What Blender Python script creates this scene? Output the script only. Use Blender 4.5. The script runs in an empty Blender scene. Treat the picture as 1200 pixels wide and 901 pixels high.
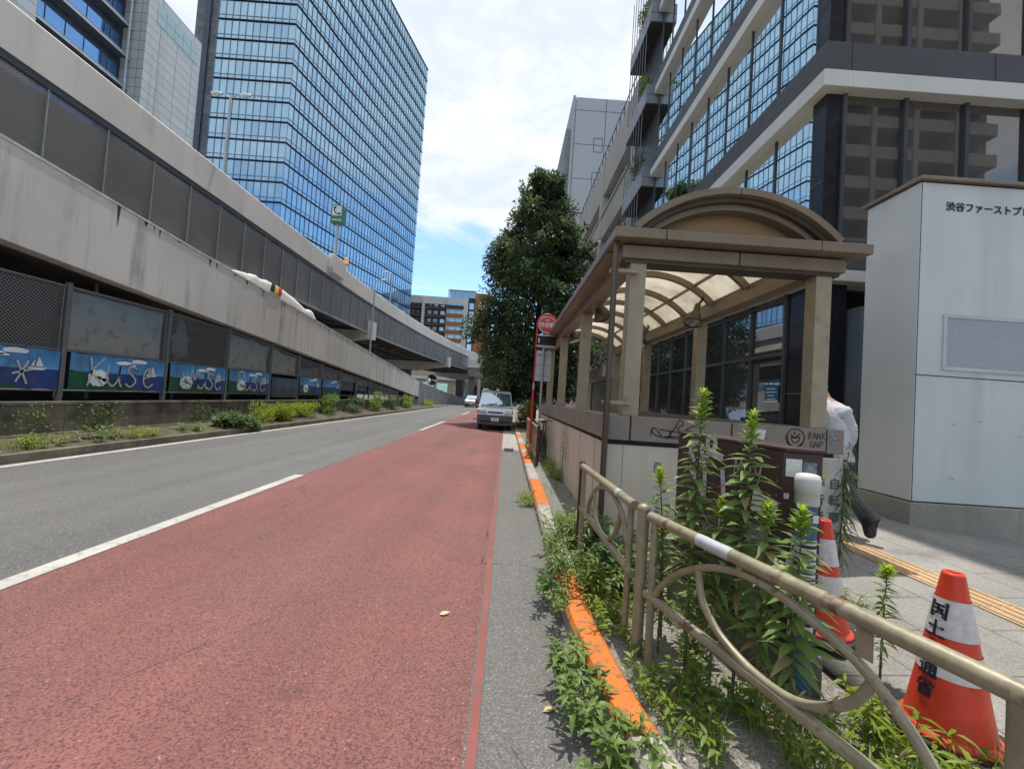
import bpy, bmesh, math, random
from mathutils import Vector, Matrix, noise as mnoise
R = math.radians
random.seed(7)
scene = bpy.context.scene
COL = scene.collection
rnd = random.random
def uni(a, b): return a + (b - a) * random.random()

# ------------------------------------------------------------------ camera
F = 500.0
Yc = Vector((-7 / F, -16.5 / F, -1)).normalized()
Zc = Vector((math.sin(.067), math.cos(.067), 0)); Zc = (Zc - Zc.dot(Yc) * Yc).normalized()
Xc = Yc.cross(Zc)
ROT = Matrix((Xc, Yc, Zc))
EYE = Vector((0, 0, 1.5))
cam_data = bpy.data.cameras.new('camera')
cam = bpy.data.objects.new('camera', cam_data); COL.objects.link(cam)
cam_data.sensor_width = 36; cam_data.lens = 36 * F / 1200; cam_data.clip_start = .05; cam_data.clip_end = 3000
cam.matrix_world = Matrix.Translation(EYE) @ ROT.to_4x4()
scene.camera = cam

# ------------------------------------------------------------------ helpers
def link(o, parent=None):
    COL.objects.link(o)
    if parent is not None: o.parent = parent
    return o
def wloc(o):
    v = Vector((0, 0, 0))
    while o is not None: v += o.location; o = o.parent
    return v
def thing(name, label, cat, loc=(0, 0, 0), group=None):
    o = bpy.data.objects.new(name, None); o.empty_display_size = .2
    o.location = loc; link(o); return tag(o, label, cat, group)
def tag(o, label=None, cat=None, group=None, kind=None):
    if label: o['label'] = label
    if cat: o['category'] = cat
    if group: o['group'] = group
    if kind: o['kind'] = kind
    return o
def copy_tree(o, parent=None):
    c = o.copy(); COL.objects.link(c)
    if parent is not None: c.parent = parent
    for ch in list(o.children): copy_tree(ch, c)
    return c

class MB:
    def __init__(s): s.v = []; s.f = []; s.m = []; s.sm = []
    def add(s, vs, fs, m=0, smooth=False):
        n = len(s.v); s.v += [tuple(p) for p in vs]
        for f in fs: s.f.append([i + n for i in f]); s.m.append(m); s.sm.append(smooth)
        return s
    def box(s, x0, x1, y0, y1, z0, z1, m=0):
        v = [(x0, y0, z0), (x1, y0, z0), (x1, y1, z0), (x0, y1, z0), (x0, y0, z1), (x1, y0, z1), (x1, y1, z1), (x0, y1, z1)]
        return s.add(v, [(0, 3, 2, 1), (4, 5, 6, 7), (0, 1, 5, 4), (1, 2, 6, 5), (2, 3, 7, 6), (3, 0, 4, 7)], m)
    def obox(s, c, ax, ay, az, m=0):
        c = Vector(c); ax, ay, az = Vector(ax), Vector(ay), Vector(az)
        v = [c + i * ax + j * ay + k * az for k in (-1, 1) for i, j in ((-1, -1), (1, -1), (1, 1), (-1, 1))]
        return s.add(v, [(0, 3, 2, 1), (4, 5, 6, 7), (0, 1, 5, 4), (1, 2, 6, 5), (2, 3, 7, 6), (3, 0, 4, 7)], m)
    def quad(s, a, b, c, d, m=0): return s.add([a, b, c, d], [(0, 1, 2, 3)], m)
    def prism(s, poly, axis, a, b, m=0):
        def P(p, t):
            return {'x': (t, p[0], p[1]), 'y': (p[0], t, p[1]), 'z': (p[0], p[1], t)}[axis]
        n = len(poly)
        v = [P(p, a) for p in poly] + [P(p, b) for p in poly]
        fs = [tuple(range(n))[::-1], tuple(range(n, 2 * n))] + [(i, (i + 1) % n, n + (i + 1) % n, n + i) for i in range(n)]
        return s.add(v, fs, m)
    def tube(s, pts, r, n=8, m=0, cap=True, closed=False, smooth=True):
        pts = [Vector(p) for p in pts]; k = len(pts)
        rs = r if isinstance(r, (list, tuple)) else [r] * k
        vs = []; up = None
        for i, p in enumerate(pts):
            if closed: t = pts[(i + 1) % k] - pts[i - 1]
            else: t = pts[min(i + 1, k - 1)] - pts[max(i - 1, 0)]
            if t.length < 1e-9: t = Vector((0, 0, 1))
            t.normalize()
            if up is None: up = Vector((0, 0, 1)) if abs(t.z) < .9 else Vector((1, 0, 0))
            a = (up - up.dot(t) * t)
            if a.length < 1e-6: a = t.orthogonal()
            a.normalize(); b = t.cross(a); up = a
            for j in range(n):
                q = 2 * math.pi * j / n
                vs.append(p + rs[i] * (math.cos(q) * a + math.sin(q) * b))
        fs = []
        for i in range(k if closed else k - 1):
            i2 = (i + 1) % k
            for j in range(n): fs.append((i * n + j, i * n + (j + 1) % n, i2 * n + (j + 1) % n, i2 * n + j))
        s.add(vs, fs, m, smooth)
        if cap and not closed:
            s.add(vs[:n], [tuple(range(n))[::-1]], m); s.add(vs[-n:], [tuple(range(n))], m)
        return s
    def lathe(s, prof, c=(0, 0, 0), n=24, m=0, smooth=True, axis='z'):
        vs = []
        for r, z in prof:
            for j in range(n):
                q = 2 * math.pi * j / n; a, b = r * math.cos(q), r * math.sin(q)
                vs.append({'z': (c[0] + a, c[1] + b, c[2] + z), 'y': (c[0] + a, c[1] + z, c[2] + b), 'x': (c[0] + z, c[1] + a, c[2] + b)}[axis])
        k = len(prof)
        fs = [(i * n + j, i * n + (j + 1) % n, (i + 1) * n + (j + 1) % n, (i + 1) * n + j) for i in range(k - 1) for j in range(n)]
        return s.add(vs, fs, m, smooth)
    def ribbon(s, pts, w, nrm, m=0):
        """flat painted stroke along pts, lying in the plane with normal nrm"""
        pts = [Vector(p) for p in pts]; nrm = Vector(nrm).normalized(); k = len(pts); vs = []
        for i, p in enumerate(pts):
            t = pts[min(i + 1, k - 1)] - pts[max(i - 1, 0)]
            b = nrm.cross(t)
            if b.length < 1e-9: b = Vector((0, 0, 1))
            b.normalize(); vs += [p - b * w / 2, p + b * w / 2]
        return s.add(vs, [(2 * i, 2 * i + 1, 2 * i + 3, 2 * i + 2) for i in range(k - 1)], m)
    def build(s, name, mats, parent=None, bevel=0, recalc=True):
        off = wloc(parent) if parent is not None else Vector((0, 0, 0))
        me = bpy.data.meshes.new(name)
        me.from_pydata([(p[0] - off.x, p[1] - off.y, p[2] - off.z) for p in s.v], [], s.f)
        for mm in (mats if isinstance(mats, (list, tuple)) else [mats]): me.materials.append(mm)
        me.polygons.foreach_set('material_index', s.m)
        me.polygons.foreach_set('use_smooth', s.sm)
        if recalc:
            bm = bmesh.new(); bm.from_mesh(me); bmesh.ops.recalc_face_normals(bm, faces=bm.faces); bm.to_mesh(me); bm.free()
        me.update()
        o = bpy.data.objects.new(name, me); link(o, parent)
        if bevel:
            b = o.modifiers.new('bevel', 'BEVEL'); b.width = bevel; b.segments = 2; b.limit_method = 'ANGLE'; b.angle_limit = R(40)
        return o

def smoothpath(pts, n=8):
    """Catmull-Rom through pts"""
    pts = [Vector(p) for p in pts]; out = []
    for i in range(len(pts) - 1):
        p0, p1, p2, p3 = pts[max(i - 1, 0)], pts[i], pts[i + 1], pts[min(i + 2, len(pts) - 1)]
        for j in range(n):
            t = j / n
            out.append(.5 * ((2 * p1) + (p2 - p0) * t + (2 * p0 - 5 * p1 + 4 * p2 - p3) * t * t + (3 * p1 - p0 - 3 * p2 + p3) * t ** 3))
    return out + [pts[-1]]

def text_geo(txt, size, extr=0.0):
    cu = bpy.data.curves.new('lettering', 'FONT'); cu.body = txt; cu.size = size; cu.extrude = extr
    cu.align_x = 'LEFT'; cu.resolution_u = 4
    o = bpy.data.objects.new('lettering', cu); COL.objects.link(o)
    dg = bpy.context.evaluated_depsgraph_get(); dg.update()
    me = bpy.data.meshes.new_from_object(o.evaluated_get(dg))
    vs = [tuple(v.co) for v in me.vertices]; fs = [tuple(p.vertices) for p in me.polygons]
    bpy.data.objects.remove(o); bpy.data.meshes.remove(me); bpy.data.curves.remove(cu)
    return vs, fs
def add_text(mb, txt, size, org, ux, uz, m=0, bold=0, center=False):
    vs, fs = text_geo(txt, size)
    if not vs: return mb
    org = Vector(org); ux = Vector(ux).normalized(); uz = Vector(uz).normalized(); nn = ux.cross(uz)
    x0 = (min(v[0] for v in vs) + max(v[0] for v in vs)) / 2 if center else 0
    offs = [(0, 0)] if not bold else [(0, 0), (bold, 0), (0, bold), (bold, bold)]
    for k, (a, b) in enumerate(offs):
        mb.add([org + ux * (v[0] - x0 + a) + uz * (v[1] + b) + nn * (k * .0004) for v in vs], fs, m)
    return mb

# ------------------------------------------------------------------ materials
def newmat(name):
    m = bpy.data.materials.new(name); m.use_nodes = True; nt = m.node_tree; nt.nodes.clear()
    return m, nt
class G:
    def __init__(s, name):
        s.m, s.nt = newmat(name); s.tc = s.n('ShaderNodeTexCoord'); s.oc = s.tc.outputs['Object']
    def n(s, t, **k):
        nd = s.nt.nodes.new(t)
        for a, b in k.items(): setattr(nd, a, b)
        return nd
    def L(s, a, b): s.nt.links.new(a, b)
    def put(s, sock, v):
        if hasattr(v, 'is_output') or isinstance(v, bpy.types.NodeSocket): s.L(v, sock)
        elif isinstance(v, (tuple, list)) and len(v) == 3 and sock.type == 'RGBA': sock.default_value = (*v, 1)
        else: sock.default_value = v
    def coord(s, scale=(1, 1, 1), rot=(0, 0, 0), loc=(0, 0, 0)):
        mp = s.n('ShaderNodeMapping'); s.L(s.oc, mp.inputs['Vector'])
        mp.inputs['Scale'].default_value = scale; mp.inputs['Rotation'].default_value = rot; mp.inputs['Location'].default_value = loc
        return mp.outputs[0]
    def noise(s, scale, detail=3, vec=None, rough=.55, dist=0):
        nd = s.n('ShaderNodeTexNoise'); s.L(vec if vec is not None else s.oc, nd.inputs['Vector'])
        nd.inputs['Scale'].default_value = scale; nd.inputs['Detail'].default_value = detail; nd.inputs['Roughness'].default_value = rough; nd.inputs['Distortion'].default_value = dist
        return nd.outputs['Fac']
    def voro(s, scale, feature='F1', vec=None, out='Distance'):
        nd = s.n('ShaderNodeTexVoronoi', feature=feature); s.L(vec if vec is not None else s.oc, nd.inputs['Vector'])
        nd.inputs['Scale'].default_value = scale; return nd.outputs[out]
    def rng(s, v, a, b, c=0., d=1.):
        nd = s.n('ShaderNodeMapRange'); s.L(v, nd.inputs[0])
        for i, q in enumerate((a, b, c, d)): nd.inputs[i + 1].default_value = q
        return nd.outputs[0]
    def math(s, op, a, b=0.):
        nd = s.n('ShaderNodeMath', operation=op); s.put(nd.inputs[0], a); s.put(nd.inputs[1], b); return nd.outputs[0]
    def mix(s, f, a, b, blend='MIX'):
        nd = s.n('ShaderNodeMix', data_type='RGBA', blend_type=blend)
        s.put(nd.inputs[0], f); s.put(nd.inputs[6], a); s.put(nd.inputs[7], b); return nd.outputs[2]
    def scale(s, c, f):
        nd = s.n('ShaderNodeVectorMath', operation='SCALE'); s.put(nd.inputs[0], c) if not isinstance(c, (tuple, list)) else setattr(nd.inputs[0], 'default_value', c)
        s.put(nd.inputs['Scale'], f); return nd.outputs[0]
    def bump(s, h, strength, dist=.01):
        nd = s.n('ShaderNodeBump'); s.L(h, nd.inputs['Height']); nd.inputs['Strength'].default_value = strength; nd.inputs['Distance'].default_value = dist
        return nd.outputs[0]
    def bsdf(s, col, rough=.6, metal=0., spec=.5, normal=None, **k):
        b = s.n('ShaderNodeBsdfPrincipled')
        s.put(b.inputs['Base Color'], col); s.put(b.inputs['Roughness'], rough); s.put(b.inputs['Metallic'], metal)
        b.inputs['Specular IOR Level'].default_value = spec
        if normal is not None: s.L(normal, b.inputs['Normal'])
        for a, v in k.items(): b.inputs[a.replace('_', ' ')].default_value = v
        return b.outputs[0]
    def out(s, sh):
        o = s.n('ShaderNodeOutputMaterial'); s.L(sh, o.inputs['Surface']); return s.m

def M(name, col, rough=.6, metal=0., var=.18, vs=1.2, fine=.1, fs=45., bump=.15, bd=.004, streak=0., scol=(.05, .04, .035), sscale=2.2, spec=.4, rust=0.):
    g = G(name)
    a = g.rng(g.noise(vs, 4), .3, .7, 1 - var, 1 + var)
    f = g.noise(fs, 2)
    b = g.rng(f, .25, .75, 1 - fine, 1 + fine)
    c = g.scale(col, g.math('MULTIPLY', a, b))
    if streak:
        st = g.noise(1., 5, g.coord((sscale, sscale, sscale * .08)), .6)
        pat = g.noise(.7, 2)
        c = g.mix(g.math('MULTIPLY', g.math('MULTIPLY', g.rng(st, .5, .72), streak), g.rng(pat, .35, .6)), c, scol)
    if rust:
        c = g.mix(g.math('MULTIPLY', g.rng(g.noise(9, 6), .6, .68), rust), c, (.09, .035, .02))
    nrm = g.bump(f, bump, bd) if bump else None
    rr = g.rng(g.noise(vs * 4, 3), .3, .7, max(rough - .08, .02), min(rough + .08, 1))
    return g.out(g.bsdf(c, rr, metal, spec, nrm))

def glass(name, base, refl=.35, tint=(.9, .95, 1), rough=.015, wav=.03, wscale=.5, var=.2, fk=.75):
    g = G(name)
    lw = g.n('ShaderNodeFresnel'); lw.inputs['IOR'].default_value = 1.5
    fac = g.math('MINIMUM', g.math('ADD', g.math('MULTIPLY', lw.outputs[0], fk), refl), .97)
    nrm = g.bump(g.noise(wscale, 2), wav, .05)
    gl = g.n('ShaderNodeBsdfGlossy'); gl.inputs['Color'].default_value = (*tint, 1); gl.inputs['Roughness'].default_value = rough; g.L(nrm, gl.inputs['Normal'])
    g.L(nrm, lw.inputs['Normal'])
    df = g.bsdf(g.scale(base, g.rng(g.noise(.8, 3), .3, .7, 1 - var, 1 + var)), .5)
    mx = g.n('ShaderNodeMixShader'); g.L(fac, mx.inputs[0]); g.L(df, mx.inputs[1]); g.L(gl.outputs[0], mx.inputs[2])
    return g.out(mx.outputs[0])

def leaf(name, col, col2, tr=.35, scale=6, rough=.45):
    g = G(name)
    c = g.mix(g.rng(g.noise(scale, 2), .35, .65), col, col2)
    oi = g.n('ShaderNodeObjectInfo')
    tl = g.n('ShaderNodeBsdfTranslucent'); g.L(g.scale(c, 1.5), tl.inputs['Color'])
    mx = g.n('ShaderNodeMixShader'); mx.inputs[0].default_value = tr
    g.L(g.bsdf(c, rough, 0, .35), mx.inputs[1]); g.L(tl.outputs[0], mx.inputs[2])
    return g.out(mx.outputs[0])

def asphalt(name, base, light, dark, patch=.25, sc=110., rough=.85, worn=None, edge=0):
    g = G(name)
    col = g.scale(base, g.rng(g.noise(.35, 4), .3, .7, 1 - patch, 1 + patch))
    col = g.scale(col, g.rng(g.noise(1., 3, g.coord((1.5, .05, 1))), .3, .7, .78, 1.2))
    col = g.mix(g.math('MULTIPLY', g.rng(g.noise(1.7, 5, None, .65), .58, .72), .45), col, dark)
    if worn: col = g.mix(g.math('MULTIPLY', g.rng(g.noise(.8, 5), .42, .68), .75), col, worn)
    cell = g.voro(sc, out='Color')
    sep = g.n('ShaderNodeSeparateColor'); g.L(cell, sep.inputs[0])
    h = g.voro(sc)
    n2 = g.noise(sc * .8, 3)
    col = g.mix(g.rng(sep.outputs[0], .55, 1.1), col, light)
    col = g.mix(g.math('MULTIPLY', g.rng(n2, .47, .62), .78), col, dark)
    col = g.mix(g.rng(sep.outputs[1], .993, .998), col, tuple(min(1, q * 1.5) for q in light))
    # fine cracks
    cr = g.voro(.55, 'DISTANCE_TO_EDGE', g.coord((1, .8, 1)))
    wob = g.noise(5, 3)
    crack = g.math('MULTIPLY', g.math('LESS_THAN', g.math('ADD', cr, g.math('MULTIPLY', wob, .02)), .0115), g.rng(g.noise(.4, 2), .5, .58))
    col = g.mix(g.math('MULTIPLY', crack, .75), col, (.02, .02, .02))
    hh = g.math('SUBTRACT', g.math('MULTIPLY', sep.outputs[0], .5), n2)
    return g.out(g.bsdf(col, rough, 0, .35, g.bump(hh, .55, .006)))

def paint(name, col, under, wear=.5, scale=7.):
    g = G(name)
    w = g.noise(scale, 8, None, .72)
    c = g.mix(g.math('MULTIPLY', g.rng(w, .52, .6), wear), g.scale(col, g.rng(g.noise(2, 3), .3, .7, .86, 1.08)), under)
    c = g.mix(g.math('MULTIPLY', g.rng(g.noise(90, 2), .56, .66), .35), c, under)
    return g.out(g.bsdf(c, .75, 0, .3, g.bump(g.noise(120, 2), .3, .004)))

def slabs(name, col, col2, mortar, bw, bh, sc=1., rough=.8):
    g = G(name)
    b = g.n('ShaderNodeTexBrick'); g.L(g.coord((sc, sc, sc), (0, 0, R(90))), b.inputs['Vector'])
    b.inputs['Color1'].default_value = (*col, 1); b.inputs['Color2'].default_value = (*col2, 1); b.inputs['Mortar'].default_value = (*mortar, 1)
    b.inputs['Scale'].default_value = 1; b.inputs['Brick Width'].default_value = bw; b.inputs['Row Height'].default_value = bh
    b.inputs['Mortar Size'].default_value = .006; b.inputs['Mortar Smooth'].default_value = .2
    c = g.scale(b.outputs[0], g.rng(g.noise(.9, 5), .3, .7, .75, 1.2))
    cell = g.voro(160., out='Color'); sep = g.n('ShaderNodeSeparateColor'); g.L(cell, sep.inputs[0])
    c = g.scale(c, g.rng(sep.outputs[0], 0, 1, .72, 1.28))
    c = g.mix(g.math('MULTIPLY', g.rng(g.noise(2.6, 6), .55, .7), .5), c, tuple(q * .45 for q in col))
    return g.out(g.bsdf(c, rough, 0, .35, g.bump(g.math('ADD', b.outputs[1], g.math('MULTIPLY', sep.outputs[0], -.3)), -.4, .006)))

def lattice(name, col, scale=14., width=.2, metal=.3):
    """diamond wire mesh in the y-z plane, open between the wires"""
    g = G(name)
    sx = g.n('ShaderNodeSeparateXYZ'); g.L(g.oc, sx.inputs[0])
    def wire(sign):
        u = g.math('ADD', sx.outputs[1], g.math('MULTIPLY', sx.outputs[2], sign))
        fr = g.math('FRACT', g.math('MULTIPLY', u, scale)); return g.math('LESS_THAN', fr, width)
    a = g.math('MAXIMUM', wire(1.), wire(-1.))
    tr = g.n('ShaderNodeBsdfTransparent'); mx = g.n('ShaderNodeMixShader')
    g.L(a, mx.inputs[0]); g.L(tr.outputs[0], mx.inputs[1]); g.L(g.bsdf(col, .5, metal), mx.inputs[2])
    return g.out(mx.outputs[0])

CONC = M('pale_concrete', (.40, .395, .38), .85, streak=.55, var=.16, vs=.6, sscale=1.6, scol=(.12, .10, .085), fine=.08, bump=.3)
CONC2 = M('parapet_concrete', (.66, .625, .575), .85, streak=.25, var=.08, vs=.5, scol=(.2, .18, .16), fine=.06)
CONCD = M('dirty_concrete', (.15, .132, .10), .92, streak=.9, var=.5, vs=2.2, scol=(.035, .04, .025), fine=.2, fs=25, bump=.5, bd=.01)
KERB = M('kerb_concrete', (.34, .31, .28), .9, var=.25, vs=4, fine=.3, fs=90, bump=.6, bd=.006)
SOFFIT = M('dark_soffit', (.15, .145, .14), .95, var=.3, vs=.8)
DARKST = M('dark_steel', (.06, .063, .066), .7, var=.2)
GREYST = M('grey_steel', (.17, .18, .185), .5, .3, var=.12)
GALV = M('galvanised_steel', (.42, .43, .43), .45, .5, var=.12)
NAVY = M('navy_strip', (.06, .075, .095), .6)
WHITE = M('white_paint', (.62, .62, .60), .5, var=.06, fine=.03)
OFFW = M('weathered_white_panel', (.57, .605, .60), .45, var=.09, vs=.8, fine=.03, streak=.38, scol=(.36, .345, .30), bump=.02)
TAN = M('tan_painted_metal', (.36, .30, .21), .5, .1, var=.12, vs=3, fine=.06, rust=.25, streak=.25, scol=(.15, .11, .07))
BRONZE = M('bronze_metal', (.235, .185, .132), .42, .1, var=.12, vs=2, fine=.05, streak=.25, scol=(.09, .065, .045))
BRONZED = M('dark_bronze', (.10, .077, .058), .4, .4, var=.2, streak=.3, scol=(.2, .17, .13))
TAUPE = M('taupe_coping', (.24, .205, .175), .45, .1, var=.12, vs=2.5, fine=.07)
CREAM = M('cream_wall_panel', (.60, .54, .44), .7, var=.07, vs=1.5, fine=.05, streak=.25, scol=(.22, .18, .13), bump=.1)
BLACK = M('black', (.012, .012, .013), .6, var=.1)
RUBBER = M('rubber', (.025, .025, .026), .8, var=.2, fine=.2)
BROWNCAB = M('maroon_cabinet', (.062, .036, .034), .5, .1, var=.25, vs=3, fine=.12, rust=.3)
PAPER = M('paper', (.62, .62, .60), .8, var=.15, vs=20, fine=.12, fs=130)
INK = M('ink', (.03, .03, .035), .7)
RED = M('red_paint', (.55, .03, .035), .35, var=.1)
GRAFW = M('spray_paint_grey', (.42, .41, .42), .6, var=.2, vs=10)
GRAFP = M('spray_paint_lilac', (.48, .42, .52), .6, var=.2, vs=10)
# ------------------------------------------------------------------ world, sun
SUN_AZ, SUN_EL = R(12), R(76)      # azimuth from +Y towards +X
w = bpy.data.worlds.new('World'); scene.world = w; w.use_nodes = True
nt = w.node_tree; nt.nodes.clear()
def N(t, **k):
    nd = nt.nodes.new(t)
    for a, b in k.items(): setattr(nd, a, b)
    return nd
sky = N('ShaderNodeTexSky', sky_type='NISHITA'); sky.sun_disc = False; sky.sun_elevation = SUN_EL; sky.sun_rotation = SUN_AZ
sky.air_density = 1.0; sky.dust_density = .25; sky.ozone_density = 1.5
tc = N('ShaderNodeTexCoord'); sep = N('ShaderNodeSeparateXYZ'); nt.links.new(tc.outputs['Generated'], sep.inputs[0])
def mth(op, a, b=0., c=None):
    nd = N('ShaderNodeMath', operation=op)
    for i, v in enumerate((a, b) if c is None else (a, b, c)):
        if isinstance(v, (int, float)): nd.inputs[i].default_value = v
        else: nt.links.new(v, nd.inputs[i])
    return nd.outputs[0]
def nz(scale, detail, sc=(1, 1, 1), loc=(0, 0, 0), rough=.6, dist=0):
    mp = N('ShaderNodeMapping'); nt.links.new(tc.outputs['Generated'], mp.inputs[0]); mp.inputs['Scale'].default_value = sc; mp.inputs['Location'].default_value = loc
    nd = N('ShaderNodeTexNoise'); nt.links.new(mp.outputs[0], nd.inputs['Vector']); nd.inputs['Scale'].default_value = scale; nd.inputs['Detail'].default_value = detail
    nd.inputs['Roughness'].default_value = rough; nd.inputs['Distortion'].default_value = dist; return nd.outputs['Fac']
def rng_(v, a, b, c=0., d=1.):
    nd = N('ShaderNodeMapRange', interpolation_type='SMOOTHSTEP'); nt.links.new(v, nd.inputs[0])
    for i, q in enumerate((a, b, c, d)): nd.inputs[i + 1].default_value = q
    return nd.outputs[0]
z = sep.outputs[2]
big = nz(2.2, 5, (1, 1, 1.6), (.3, .1, 0), .5, .3); fin = nz(5.5, 8, (1, 1, 2.2), (2, 1, 0), .6, .6)
band = mth('ADD', z, mth('ADD', mth('MULTIPLY', mth('SUBTRACT', big, .5), .16), mth('MULTIPLY', mth('SUBTRACT', fin, .5), .16)))
m1 = rng_(band, .33, .42)
thin = rng_(fin, .38, .62, .94, 1.0)
wisp = mth('MULTIPLY', rng_(nz(4, 7, (1, 1, 5), (5, 2, 1), .6, .5), .56, .74), .55)
mask = mth('MAXIMUM', mth('MULTIPLY', m1, thin), wisp)
cl = N('ShaderNodeMix', data_type='RGBA'); nt.links.new(rng_(fin, .35, .65), cl.inputs[0])
cl.inputs[6].default_value = (3.1, 3.4, 3.85, 1); cl.inputs[7].default_value = (3.8, 3.95, 4.15, 1)
mx = N('ShaderNodeMix', data_type='RGBA'); nt.links.new(mask, mx.inputs[0])
sg = N('ShaderNodeMix', data_type='RGBA', blend_type='MULTIPLY'); sg.inputs[0].default_value = 1; nt.links.new(sky.outputs[0], sg.inputs[6]); sg.inputs[7].default_value = (.80, .90, .98, 1); nt.links.new(sg.outputs[2], mx.inputs[6]); nt.links.new(cl.outputs[2], mx.inputs[7])
bg = N('ShaderNodeBackground'); nt.links.new(mx.outputs[2], bg.inputs['Color']); bg.inputs['Strength'].default_value = .145
wo = N('ShaderNodeOutputWorld'); nt.links.new(bg.outputs[0], wo.inputs[0])
sl = bpy.data.lights.new('sun', 'SUN'); sl.energy = 2.5; sl.angle = R(.55); sl.color = (1, .95, .87)
so = bpy.data.objects.new('sun', sl); COL.objects.link(so)
sd = Vector((math.sin(SUN_AZ) * math.cos(SUN_EL), math.cos(SUN_AZ) * math.cos(SUN_EL), math.sin(SUN_EL)))
so.rotation_euler = (-sd).to_track_quat('-Z', 'Y').to_euler(); so.location = (10, 20, 60)
scene.view_settings.view_transform = 'Standard'; scene.view_settings.look = 'None'
scene.view_settings.exposure = .9; scene.view_settings.gamma = 1; scene.view_settings.use_curve_mapping = False
scene.cycles.max_bounces = 8; scene.cycles.transparent_max_bounces = 12

# ------------------------------------------------------------------ ground, road, pavement
ASPH = asphalt('asphalt', (.138, .135, .133), (.24, .235, .228), (.052, .051, .051), .12, 120.)
REDA = asphalt('red_asphalt', (.232, .092, .083), (.265, .125, .113), (.070, .036, .034), .15, 115., worn=(.17, .092, .085))
REDE = paint('red_lane_edge_paint', (.245, .084, .074), (.19, .085, .077), .8)
GUTT = asphalt('gutter_asphalt', (.155, .149, .14), (.25, .24, .228), (.08, .077, .072), .16, 130.)
PAINTW = paint('road_paint_white', (.47, .455, .42), (.14, .135, .13), .4, 9)
ORANGE = paint('orange_kerb_paint', (.60, .17, .03), (.22, .12, .07), .85, 16)
PAVE = slabs('pavement_slabs', (.29, .278, .252), (.26, .247, .225), (.12, .11, .1), .9, .45)
SCREED = asphalt('kerbside_concrete', (.21, .195, .17), (.33, .31, .28), (.09, .085, .075), .35, 90.)
SOIL = M('soil', (.085, .072, .05), .95, var=.45, vs=3, fine=.4, fs=30, bump=.8, bd=.02)
TACT = M('tactile_yellow', (.44, .30, .17), .8, var=.15, vs=3, fine=.12)

def struct(name, mb, mats, **k): return tag(mb.build(name, mats, **k), kind='structure')
struct('ground', MB().quad((-900, -300, -.03), (900, -300, -.03), (900, 1500, -.03), (-900, 1500, -.03)), ASPH)
struct('road', MB().box(-7.55, .02, -25, 140, -.2, 0), ASPH)
b = MB().quad((-3.3, -25, .004), (-.08, -25, .004), (-.08, 75, .004), (-3.3, 75, .004))
b.quad((-.065, -25, .006), (-.02, -25, .006), (-.035, 75, .006), (-.08, 75, .006), 1)
struct('bus_lane', b, [REDA, REDE])
for i, (a, c) in enumerate(((-9.5, -3), (.5, 7.2), (17.2, 23.9), (34, 40.7), (51, 57.5), (68, 74.5))):
    struct('lane_marking', MB().quad((-3.42, a, .009), (-3.27, a, .009), (-3.27, c, .009), (-3.42, c, .009)), PAINTW)
struct('edge_line', MB().quad((-7.43, -25, .005), (-7.27, -25, .005), (-7.27, 120, .005), (-7.43, 120, .005)), PAINTW)
# gutter, near asphalt then concrete channel stones
b = MB().quad((-.02, -25, .007), (.95, -25, .007), (.95, 12.6, .007), (-.02, 12.6, .007))
struct('gutter', b, GUTT)
b = MB()
for k in range(60):
    y0 = 12.62 + k * .6; b.box(-.02, .5, y0, y0 + .588, -.05, .008 + .002 * (k % 2))
struct('channel_stones', b, KERB)

def kx(y):
    t = max(0., 3.2 - y); return .49 + .055 * t * t + (.0 if y > 1.4 else .12 * (1.4 - y))
def kerb_piece(mb, y0, y1, m):
    n = max(2, int((y1 - y0) / .22)); ys = [y0 + (y1 - y0) * i / n for i in range(n + 1)]
    prof = [(0, 0.), (.004, .10), (.028, .132), (.19, .136), (.215, .12), (.215, 0.)]
    vs = []
    for i, y in enumerate(ys):
        jx = random.uniform(-.004, .004); wd = .9 if y > 3 else .75
        for (dx, zz) in prof: vs.append((kx(y) + dx * wd + jx, y, zz))
    k = len(prof); fs = [(i * k + j, i * k + j + 1, (i + 1) * k + j + 1, (i + 1) * k + j) for i in range(n) for j in (0, 4)]
    fs += [tuple(range(k)), tuple(range(n * k, n * k + k))[::-1]]
    mb.add(vs, fs, 0)
    mb.add(vs, [(i * k + j, i * k + j + 1, (i + 1) * k + j + 1, (i + 1) * k + j) for i in range(n) for j in (1, 2, 3)], m)
b = MB(); y = -3.
cuts = [(-3, -1.9, 0), (-1.9, -.5, 1), (-.5, .7, 0), (.7, 1.83, 0), (1.83, 3.55, 1), (3.55, 4.6, 0), (4.6, 5.72, 0), (5.72, 7.5, 1), (7.5, 8.6, 0), (8.6, 9.3, 0), (9.3, 11.3, 1), (11.3, 11.9, 0), (11.9, 13.6, 1), (13.6, 15.2, 0), (15.2, 17, 1), (17, 19, 0), (19, 21, 1), (21, 24, 0), (24, 26, 1), (26, 32, 0), (32, 45, 0)]
for a, c, m in cuts: kerb_piece(b, a + .006, c - .006, m)
struct('kerb', b, [KERB, ORANGE], recalc=True)

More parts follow.
